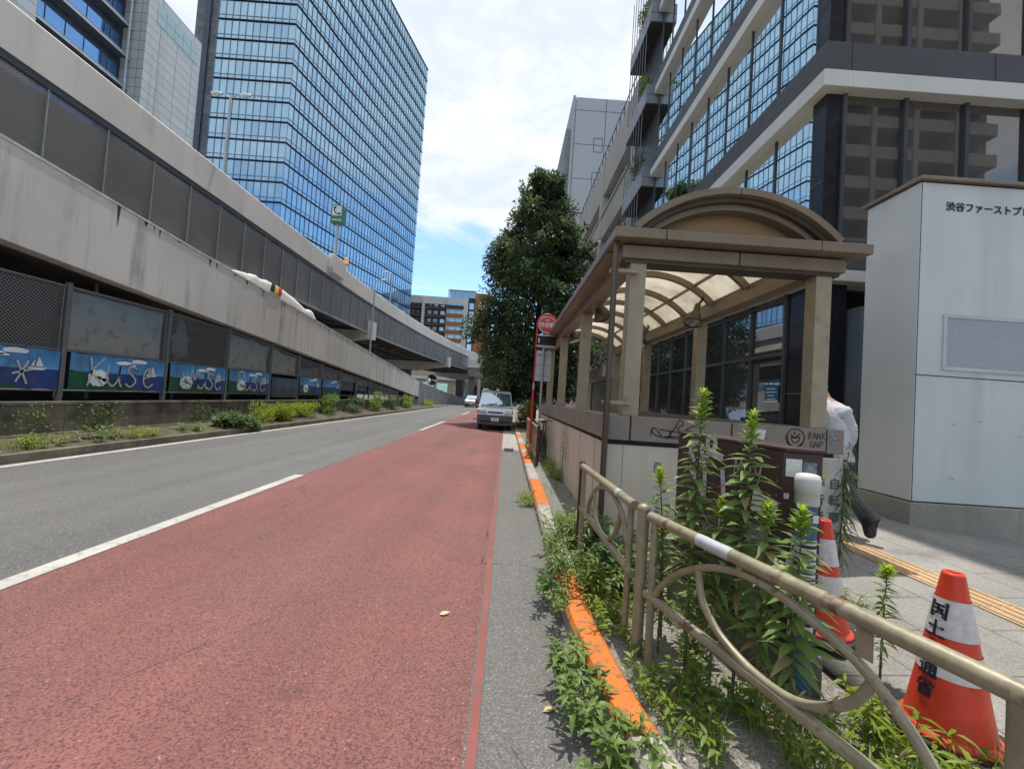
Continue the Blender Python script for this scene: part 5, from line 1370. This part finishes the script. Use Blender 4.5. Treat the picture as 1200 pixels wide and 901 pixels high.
mb = MB().box(.69, 1.17, 10.87, 10.93, 2.92, 3.16); fp = mb.build('lamp_panel', BLACK, bs)
mb = MB().box(.69, 1.17, 10.86, 10.94, 3.16, 3.19); mb.box(.69, 1.17, 10.86, 10.94, 2.88, 2.92); mb.box(.72, .76, 10.862, 10.868, 2.98, 3.1); mb.build('panel_frame', GALV, bs)
wb_ = thing('pole_sign', 'pale blue-white board on a grey pole, next to the red bus stop pole', 'sign', (.97, 12, .13))
MB().tube([(.97, 12, .1), (.97, 12, 2.95)], .035, 8).build('pole', GALV, wb_)
MB().box(.74, 1.2, 12.04, 12.06, 2.06, 2.92).build('board', M('pale_board', (.47, .53, .58), .5), wb_)
mb = MB()
for zz in (2.2, 2.5, 2.8): mb.box(.78, 1.16, 12.02, 12.04, zz, zz + .03)
mb.build('bracket', GALV, wb_)
bi = thing('bicycle', 'dark bicycle leaning behind the beige kerb railing', 'bicycle', (.9, 10, .14))
fr = MB(); W1, W2 = (.92, 9.55, .47), (.92, 10.6, .47); bb_, st_, hd = (.92, 10.12, .42), (.95, 10.3, .95), (.95, 9.7, .95)
for a, c in ((bb_, st_), (bb_, hd), (st_, hd), (W2, st_), (W2, bb_), (W1, hd)): fr.tube([a, c], .016, 6)
fr.tube([hd, (.95, 9.68, 1.05)], .014, 6); fr.build('frame', DARKST, bi)
for W in (W1, W2):
    wmb = MB(); wmb.tube([(W[0], W[1] + .3 * math.cos(q * .2618), W[2] + .3 * math.sin(q * .2618)) for q in range(24)], .018, 6, closed=True)
    for q in range(8): wmb.tube([W, (W[0], W[1] + .29 * math.cos(q * .785), W[2] + .29 * math.sin(q * .785))], .003, 4)
    wmb.build('wheel', RUBBER, bi)
MB().tube([(.68, 9.72, 1.06), (.8, 9.67, 1.07), (1.1, 9.67, 1.07), (1.2, 9.72, 1.06)], .013, 6).build('handlebar', GALV, bi)
MB().obox((.95, 10.33, 1.0), (.06, 0, 0), (0, .12, 0), (0, 0, .025)).build('saddle', BLACK, bi, bevel=.015)

# ------------------------------------------------------------------ walking man
def person():
    o = thing('person', 'person in white shirt and dark trousers striding away behind the shelter corner', 'person', (3.68, 4.7, .27))
    J = {'pel': (3.71, 4.72, 1.13, .15, .12), 'waist': (3.70, 4.74, 1.28, .165, .13), 'chest': (3.68, 4.78, 1.50, .185, .14), 'upch': (3.70, 4.82, 1.63, .15, .12), 'neck': (3.675, 4.87, 1.74, .060, .060),
         'head': (3.65, 4.94, 1.82, .075, .085), 'crown': (3.64, 4.97, 1.92, .07, .08),
         'sR': (3.80, 4.75, 1.585, .085, .085), 'eR': (3.86, 4.72, 1.36, .060, .060), 'wR': (3.83, 4.78, 1.13, .036, .036), 'hR': (3.82, 4.82, 1.06, .036, .022),
         'sL': (3.60, 4.97, 1.60, .075, .07), 'eL': (3.72, 5.10, 1.36, .05, .05), 'wL': (3.76, 5.24, 1.18, .034, .034), 'hL': (3.77, 5.29, 1.13, .036, .022),
         'hipR': (3.78, 4.68, 1.06, .105, .10), 'kR': (3.66, 4.52, .78, .085, .085), 'aR': (3.75, 4.31, .54, .062, .062), 'heR': (3.80, 4.27, .51, .052, .05), 'toR': (3.745, 4.285, .335, .056, .044),
         'hipL': (3.62, 4.77, 1.06, .105, .10), 'kL': (3.63, 5.0, .72, .066, .066), 'aL': (3.62, 5.10, .37, .045, .045), 'heL': (3.63, 5.06, .33, .04, .04), 'toL': (3.60, 5.30, .305, .042, .034)}
    E = [('pel', 'waist'), ('waist', 'chest'), ('chest', 'upch'), ('upch', 'neck'), ('neck', 'head'), ('head', 'crown'), ('upch', 'sR'), ('sR', 'eR'), ('eR', 'wR'), ('wR', 'hR'), ('upch', 'sL'), ('sL', 'eL'), ('eL', 'wL'), ('wL', 'hL'),
         ('pel', 'hipR'), ('hipR', 'kR'), ('kR', 'aR'), ('aR', 'heR'), ('aR', 'toR'), ('pel', 'hipL'), ('hipL', 'kL'), ('kL', 'aL'), ('aL', 'heL'), ('aL', 'toL')]
    # fingers, four and a thumb on each hand
    for sd_, hx in (('R', J['hR']), ('L', J['hL'])):
        for f_ in range(4):
            n = 'f%s%d' % (sd_, f_); dx = (f_ - 1.5) * .017
            J[n] = (hx[0] + dx * .5, hx[1] + dx, hx[2] - .045, .0095, .0095); J[n + 'b'] = (hx[0] + dx * .5 - .012, hx[1] + dx, hx[2] - .08 + .006 * abs(f_ - 1.5), .0085, .0085)
            E += [('h' + sd_, n), (n, n + 'b')]
        n = 't' + sd_; J[n] = (hx[0] - .02, hx[1] + .045, hx[2] - .02, .010, .010); E.append(('h' + sd_, n))
    ks = list(J); idx = {k: i for i, k in enumerate(ks)}
    me = bpy.data.meshes.new('body_frame'); me.from_pydata([J[k][:3] for k in ks], [(idx[a], idx[b_]) for a, b_ in E], [])
    ob = bpy.data.objects.new('body_frame', me); COL.objects.link(ob)
    sk = ob.modifiers.new('skin', 'SKIN'); sk.use_smooth_shade = True
    for i, k in enumerate(ks):
        me.skin_vertices[0].data[i].radius = (J[k][3], J[k][4]); me.skin_vertices[0].data[i].use_root = (k == 'pel')
    ss = ob.modifiers.new('sub', 'SUBSURF'); ss.levels = 2; ss.render_levels = 2
    dg = bpy.context.evaluated_depsgraph_get(); dg.update()
    em = bpy.data.meshes.new_from_object(ob.evaluated_get(dg)); bpy.data.objects.remove(ob)
    SHIRT = M('white_shirt', (.50, .495, .51), .8, var=.07, vs=6, fine=.05, fs=13, bump=1., bd=.03); TROU = M('dark_trousers', (.03, .031, .038), .8, var=.2); SKIN = M('skin', (.42, .26, .19), .55, var=.06); SHOE = M('black_shoe', (.012, .012, .013), .35)
    for m in (SHIRT, TROU, SKIN, SHOE): em.materials.append(m)
    from mathutils import noise as nz_
    for v in em.vertices:
        if 1.1 < v.co.z < 1.66:
            v.co += v.normal * (.010 + .020 * nz_.noise(Vector((v.co.x * 11, v.co.y * 11, v.co.z * 5))) + .012 * nz_.noise(v.co * 24.0))
        elif .5 < v.co.z <= 1.1: v.co += v.normal * .008 * (1 + nz_.noise(v.co * 12.0))
    aR, aL = Vector(J['aR'][:3]), Vector(J['aL'][:3]); hR, hL = Vector(J['hR'][:3]), Vector(J['hL'][:3])
    for p in em.polygons:
        c = p.center
        if c.z > 1.715 : m = 2
        elif min((c - hR).length, (c - hL).length) < .115 and c.z < 1.16: m = 2
        elif c.z > 1.075: m = 0
        elif c.z < .39 or (c.y < 4.42 and c.z < .545): m = 3
        else: m = 1
        p.material_index = m
        p.use_smooth = True
    off = wloc(o)
    for v in em.vertices: v.co -= off
    em.name = 'body'; b_ = bpy.data.objects.new('body', em); link(b_, o)
    hc = Vector((3.645, 4.95, 1.875))
    mb = MB(); n = 14
    rows = [[hc + Vector((.092 * math.sin(t) * math.cos(q * 6.283 / n), .105 * math.sin(t) * math.sin(q * 6.283 / n), .098 * math.cos(t) - .01)) for q in range(n)] for t in (0.02, .4, .8, 1.2, 1.6)]
    vs = [p for r in rows for p in r]; mb.add(vs, [(i * n + j, i * n + (j + 1) % n, (i + 1) * n + (j + 1) % n, (i + 1) * n + j) for i in range(4) for j in range(n)], 0, True)
    mb.build('hair', M('black_hair', (.012, .010, .009), .5), o)
    mb = MB(); d = Vector((-.3, .95, 0)).normalized(); s_ = Vector((d.y, -d.x, 0)); fc = Vector((3.65, 4.94, 1.82))
    for q in (-1, 1):
        mb.lathe([(0, -.008), (.011, -.004), (.011, .004), (0, .008)], fc + d * .085 + s_ * .03 * q + Vector((0, 0, .035)), 8)
    mb.build('eyes', WHITE, b_)
    mb = MB().obox(fc + d * .095 + Vector((0, 0, .0)), s_ * .012, d * .018, (0, 0, .022)); mb.build('nose', SKIN, b_, bevel=.006)
    mb = MB().obox(fc + d * .082 + Vector((0, 0, -.04)), s_ * .024, d * .006, (0, 0, .006)); mb.build('mouth', M('lips', (.35, .14, .12), .5), b_, bevel=.003)
    for q in (-1, 1): MB().obox(fc + s_ * .082 * q + Vector((0, 0, .02)), s_ * .01, d * .02, (0, 0, .03)).build('ear', SKIN, b_, bevel=.008)
    MB().lathe([(.066, -.012), (.073, .0), (.066, .028)], (3.685, 4.862, 1.70), 16).build('collar', SHIRT, o)
person()

# ------------------------------------------------------------------ weeds
STEM = M('weed_stem', (.11, .13, .05), .7)
def lance(mb, p, d, l, w_, droop=.3, m=0, fold=.25):
    d = Vector(d).normalized(); s = d.cross(Vector((0, 0, 1)))
    if s.length < 1e-3: s = Vector((1, 0, 0))
    s.normalize(); up = s.cross(d); vs = []
    tw_ = uni(-.5, .5); s = (s * math.cos(tw_) + up * math.sin(tw_)).normalized(); up = s.cross(d)
    for t, ww in ((0, .15), (.3, 1.), (.62, .8), (1, .02)):
        c = p + d * l * t - Vector((0, 0, droop * l * t * t))
        vs += [c - s * w_ * ww * .5 + up * fold * w_ * ww * .5, c, c + s * w_ * ww * .5 + up * fold * w_ * ww * .5]
    fs = []
    for i in range(3): fs += [(3 * i, 3 * i + 1, 3 * i + 4, 3 * i + 3), (3 * i + 1, 3 * i + 2, 3 * i + 5, 3 * i + 4)]
    mb.add(vs, fs, m, True)
LEAFW = leaf('goldenrod_leaf', (.15, .235, .07), (.23, .32, .115), .4, 5, .42)
LEAFTIP = leaf('goldenrod_tip', (.27, .38, .03), (.36, .46, .05), .5, 8)
def weedstalk(name, label, x, y, h, lean=(0, 0), n=70, ll=.115, lw_=.03, tip=True, m=None, group='tall leafy weeds around the cabinet', droop=.35, cat='weed', bare=.2, base=None, bend=0.):
    z0 = gz(x) if base is None else base
    o = thing(name, label, cat, (x, y, z0), group)
    pts = [Vector((x + lean[0] * t * t + bend * math.sin(t * 3), y + lean[1] * t * t, z0 - .03 + h * t)) for t in [i / 8 for i in range(9)]]
    MB().tube(pts, [.007 * (1.15 - .8 * i / 8) * (h ** .5) for i in range(9)], 6).build('stem', STEM, o)
    def at_(t):
        i = min(int(t * 8), 7); return pts[i].lerp(pts[i + 1], t * 8 - i)
    mb = MB(); an = uni(0, 6)
    n = int(n * 1.45)
    for k in range(n):
        t = bare + (1 - bare) * (k / n) ** .9; an += 2.4 + uni(-.3, .3)
        sz = (.55 if t < .35 else 1.) * (.55 + .6 * math.sin(math.pi * min(1, (t - bare) / (1 - bare) * .8 + .12))) * uni(.75, 1.2)
        if t > .86: sz *= .75
        el = uni(.0, .45) + (.5 if t > .85 else 0) - (.4 if t < .4 else 0)
        lance(mb, at_(t), (math.cos(an), math.sin(an), el), 1.05 * ll * sz, 1.0 * lw_ * sz, droop * uni(.5, 1.4), 1 if rnd() < (.22 if t < .4 else .03) else 0)
    mb.build('leaves', [m or LEAFW, STRAW], o, recalc=False)
    if tip:
        mb = MB(); p0 = at_(.93)
        for k in range(44):
            an += 2.4; t = .90 + .10 * k / 44; e = .55 + 1.3 * (k / 44)
            lance(mb, at_(min(t, .999)), (math.cos(an), math.sin(an), e), uni(.05, .085) * (1.1 - .45 * k / 44), uni(.012, .018), .18, 0)
        mb.build('tip_leaves', LEAFTIP, o, recalc=False)
    return o
random.seed(42)
weedstalk('weed_stalk', 'tallest weed stalk with a yellow-green tip, reaching above the coping of the shelter', 1.04, 2.30, 1.50, (.02, -.02), 110, .12, .034)
weedstalk('weed_stalk', 'second tallest weed stalk, in front of the lilac graffiti, with a spiky bright tip', 1.19, 2.10, 1.39, (.04, 0), 100, .125, .036)
weedstalk('weed_stalk', 'leafy weed stalk leaning against the cream wall beside the tallest one', 1.03, 2.62, 1.02, (-.06, 0), 60, .11, .03)
weedstalk('weed_stalk', 'medium weed stalk standing between the two tallest ones', 1.09, 2.13, .95, (.02, 0), 64, .12, .034)
weedstalk('weed_stalk', 'bright-tipped weed stalk in front of the pale round graffiti', 1.20, 1.93, .98, (.02, 0), 70, .115, .034)
weedstalk('weed_stalk', 'bright-tipped weed stalk in front of the blue capped post', 1.235, 1.76, 1.00, (.02, 0), 80, .12, .036)
weedstalk('weed_stalk', 'short weed stalk rising over the joint of the guard rails', .955, 2.46, .74, (-.01, 0), 60, .10, .028)
weedstalk('weed_stalk', 'small upright weed stalk on the paving between the two cones', 2.0, 2.2, .60, (.02, 0), 80, .07, .016)
weedstalk('weed_stalk', 'dark narrow-leaved weed stalk drooping beside the notice board', 2.36, 2.95, 1.18, (.05, 0), 190, .10, .012, False, LEAFK, droop=.9, bare=.2)
weedstalk('weed_stalk', 'low dark weed stalk at the foot of the cabinet under the curled rail', 1.14, 2.42, .5, (.03, .02), 26, .11, .03, False, LEAFG)
weedstalk('weed_stalk', 'slender bare-stemmed weed growing flat against the cream side wall', 1.03, 7.3, 1.05, (.02, .05), 80, .07, .016, False, LEAFG, bare=.1)
weedstalk('weed_stalk', 'tall wispy weed at the far end of the cream side wall', .98, 9.6, 1.35, (.0, .1), 90, .08, .016, False, LEAFG, bare=.1)
# bushy clumps at the kerb
def clump(label, x, y, rx, ry, h, n, ll, lw_, m, base=.1, name='weed_clump', group='leafy weed clumps along the kerb', lean=0.):
    o = thing(name, label, 'weed', (x, y, base), group); mb = MB(); sb = MB()
    ns = max(6, n // 16)
    for k in range(ns):
        an = uni(0, 6.283); r = rnd() ** .5
        b0 = Vector((x + rx * r * math.cos(an) * .6, y + ry * r * math.sin(an) * .9, base)); hh = h * uni(.55, 1.0) * (1 - .3 * r)
        tp_ = b0 + Vector((math.cos(an) * rx * .5 + lean * hh + uni(-.05, .05), math.sin(an) * ry * .25 + uni(-.08, .05), hh))
        sb.tube([b0, b0.lerp(tp_, .5) + Vector((0, 0, .03)), tp_], [.004, .003, .0015], 4)
        aa = uni(0, 6)
        for q in range(n // ns):
            t = .15 + .85 * q / (n // ns); aa += 2.4
            lance(mb, b0.lerp(tp_, t), (math.cos(aa), math.sin(aa), uni(-.1, .7)), ll * uni(.6, 1.2), lw_ * uni(.7, 1.2), uni(.2, .7))
    sb.build('stem', STEM, o); mb.build('leaves', m, o, recalc=False); return o
clump('large deep-green weed clump at the foot of the farther guard rail', .74, 3.75, .38, .8, .48, 1500, .10, .02, LEAFG)
clump('broad-leaved dark bush between the farther guard rail and the cream wall corner', 1.02, 3.55, .2, .5, .52, 360, .12, .045, LEAFK)
clump('weed clump spilling over the upper end of the near orange kerb block', .43, 3.1, .10, .30, .2, 300, .07, .016, LEAFG, lean=-.25)
clump('leafy weed clump hanging off the kerb at the middle of the near orange block', .47, 2.2, .13, .3, .24, 360, .075, .022, LEAFG, .06, lean=-.3)
clump('nearest leafy weed clump, in the gutter at the lower end of the orange block', .58, 1.66, .14, .26, .24, 420, .075, .023, LEAFG, .03, lean=-.1)
clump('grassy tuft on the gutter beside the second orange kerb block', .44, 6.3, .16, .3, .22, 260, .10, .012, LEAFB, .0)
clump('tangled pale-green weeds behind the orange kerb block, below the rail post', .80, 3.0, .2, .5, .3, 420, .08, .012, LEAFB)
clump('bright leafy weed beside the base of the nearest cone', 1.70, 1.80, .14, .18, .26, 260, .10, .016, LEAFB, gz(1.7))
clump('dark grass tuft on the paving behind the plain cone', 2.5, 3.05, .12, .12, .12, 120, .08, .012, LEAFG, gz(2.4))
clump('grassy weeds against the far base of the cream wall', .98, 8.3, .14, .9, .4, 420, .11, .014, LEAFB, .12)
clump('weeds around the foot of the bus stop pole', .8, 10.6, .2, .9, .45, 420, .11, .02, LEAFG, .12)
# ground cover
def blade(mb, p, h, lx, ly, w_, m=0):
    s = Vector((-ly, lx, 0)); s = s.normalized() if s.length > 1e-5 else Vector((1, 0, 0)); vs = []
    for t, ww in ((0, 1.), (.4, .85), (.75, .5), (1, .05)):
        c = p + Vector((lx * t * t, ly * t * t, h * (t - .3 * t * t * min(1, (abs(lx) + abs(ly)) / max(h, .01)))))
        vs += [c - s * w_ * ww * .5, c + s * w_ * ww * .5]
    mb.add(vs, [(0, 1, 3, 2), (2, 3, 5, 4), (4, 5, 7, 6)], m, True)
random.seed(9)
mb = MB(); cnt = 0
while cnt < 3300:
    x, y = uni(.62, 2.35), uni(.75, 5.2)
    if x > .95 + max(0, 3.2 - y) * .75 or (1.22 < x < 1.72 and 2.1 < y < 3.2) or x < kx(y) + .17: continue
    dn = mnoise.noise((x * 2.6, y * 2.2, 3.)) + .35 * mnoise.noise((x * 8, y * 8, 1.))
    if dn < -.02 + .25 * (x > 1.5): continue
    cnt += 1; h = uni(.03, .13) * (1 + .8 * max(0, dn)); a = uni(0, 6.28); sp = uni(.02, .14)
    m = 1 if rnd() < .12 else 2 if rnd() < .4 else 0
    blade(mb, Vector((x, y, gz(x) - .005)), h, sp * math.cos(a), sp * math.sin(a), uni(.003, .007), m)
    if rnd() < .3:
        for q in range(3):
            a = uni(0, 6.28); lance(mb, Vector((x, y, gz(x) + uni(.01, .09))), (math.cos(a), math.sin(a), uni(0, .6)), uni(.03, .07), uni(.01, .022), .3, 0 if rnd() < .6 else 2)
    if rnd() < .012:     # seed head
        p = Vector((x, y, gz(x) + h * 1.1)); mb.tube([p - Vector((0, 0, h * 1.1)), p], .0015, 4, 1); mb.tube([p, p + Vector((.01, -.005, .02)), p + Vector((.02, -.01, .035))], [.004, .006, .001], 5, 1)
tag(mb.build('weeds', [LEAFG, STRAW, LEAFB], recalc=False), kind='stuff')
mb = MB()
for k in range(900):
    y = uni(4.5, 19); x = (kx(y) + uni(.2, .5) if rnd() < .45 else uni(.92, 1.08)); h = uni(.04, .16)
    if mnoise.noise((x * 2, y * 1.3, 8.)) < .0: continue
    a = uni(0, 6.28); blade(mb, Vector((x, y, .13)), h, .05 * math.cos(a), .05 * math.sin(a), .008, 0 if rnd() < .6 else 2)
for k in range(3600):
    y = 5 + 40 * rnd() ** 1.3; x = uni(-8.55, -7.55)
    if mnoise.noise((x * 1.5, y * .9, 2.)) < .05 + .15 * (x < -8.2): continue
    a = uni(0, 6.28); h = uni(.05, .2); blade(mb, Vector((x, y, .16)), h, .08 * math.cos(a), .08 * math.sin(a), uni(.012, .02), 0 if rnd() < .45 else 2 if rnd() < .75 else 1)
tag(mb.build('verge_grass', [LEAFG, STRAW, LEAFB], recalc=False), kind='stuff')
# plants under the ramp wall
GRP = 'plants in the strip under the ramp wall'
shrub('verge_shrub', 'bright yellow-green bush below the banner with grey letters', 'shrub', (-8.15, 15.0, .17), (.36, 1.25, .62), 2300, LEAFB, .13, .03, GRP)
shrub('verge_shrub', 'yellow-green bush just past the brightest bush on the verge', 'shrub', (-8.2, 17.6, .17), (.34, 1.1, .6), 1500, LEAFB, .13, .03, GRP)
shrub('ivy_clump', 'round pale ivy clump tumbling over the verge kerb to the white line', 'ivy', (-7.78, 12.55, .05), (.36, .62, .55), 1500, LEAFS, .13, .10, GRP, False)
shrub('verge_shrub', 'tall grey-green weed bush against the low wall, before the clump of dark bushes', 'shrub', (-8.3, 20.6, .17), (.3, .9, 1.0), 900, LEAFG, .14, .05, GRP)
for k, (y, h, lb) in enumerate(((23.5, .8, 'first of the dark bushes along the low wall, after the grey-green one'), (27.0, 1.2, 'dark upright bush midway along the far low wall'), (31.0, 1.0, 'dark bush by the last fence panels'), (35.5, 1.1, 'bush at the foot of the ramp, by the retaining wall'))):
    shrub('verge_shrub', lb, 'shrub', (-8.2, y, .17), (.4, 1.3, h), 800, LEAFG if k % 2 else LEAFK, .16, .06, GRP)
shrub('verge_shrub', 'yellowish grass bush at the far end of the verge past the ramp', 'shrub', (-8.0, 44.5, .15), (.5, 2.0, .7), 700, LEAFB, .18, .05, GRP)
for k, (y, x, h, lb) in enumerate(((7.5, -7.85, .34, 'small weed at the photo edge under the low wall'), (8.5, -7.9, .42, 'weed tuft second from the photo edge on the verge'), (9.35, -7.85, .3, 'pair of leafy weeds on the verge below the large grey cloth'), (10.9, -7.9, .3, 'little weed on the kerb edge left of the ivy clump'))):
    clump(lb, x, y, .22, .42, h, 200, .11, .03, LEAFG if k % 2 else LEAFB, .15, 'verge_weed', GRP)
# vegetation creeping on the low wall
mb = MB()
for k in range(420):
    c = random.choice(((6.9, .4), (7.9, .55), (9.3, .6), (12.2, .5), (9.0, .35)))
    p = Vector((-8.58, c[0] + random.gauss(0, .22), max(.12, c[1] + random.gauss(0, .16)))); leafquad(mb, p, (.5, uni(-1, 1), uni(-.8, .4)), Vector((1, 0, .3)), uni(.04, .08), uni(.03, .05))
tag(mb.build('creeper', LEAFG, recalc=False), 'thin green creeper clinging to the face of the low mossy wall', 'creeper')
# fallen leaves
LFY = leaf('dead_leaf', (.48, .38, .16), (.5, .42, .2), .1, 9)
for k, (x, y, lb) in enumerate(((-.35, 2.95, 'single pale yellow fallen leaf lying on the red lane'), (.28, 2.1, 'dry brown leaf on the gutter left of the orange kerb block'))):
    mb = MB(); lance(mb, Vector((x, y, .014)), (1, .4, .1), .07, .035, .0); tag(mb.build('fallen_leaf', LFY, recalc=False), lb, 'leaf', 'fallen leaves on the road')
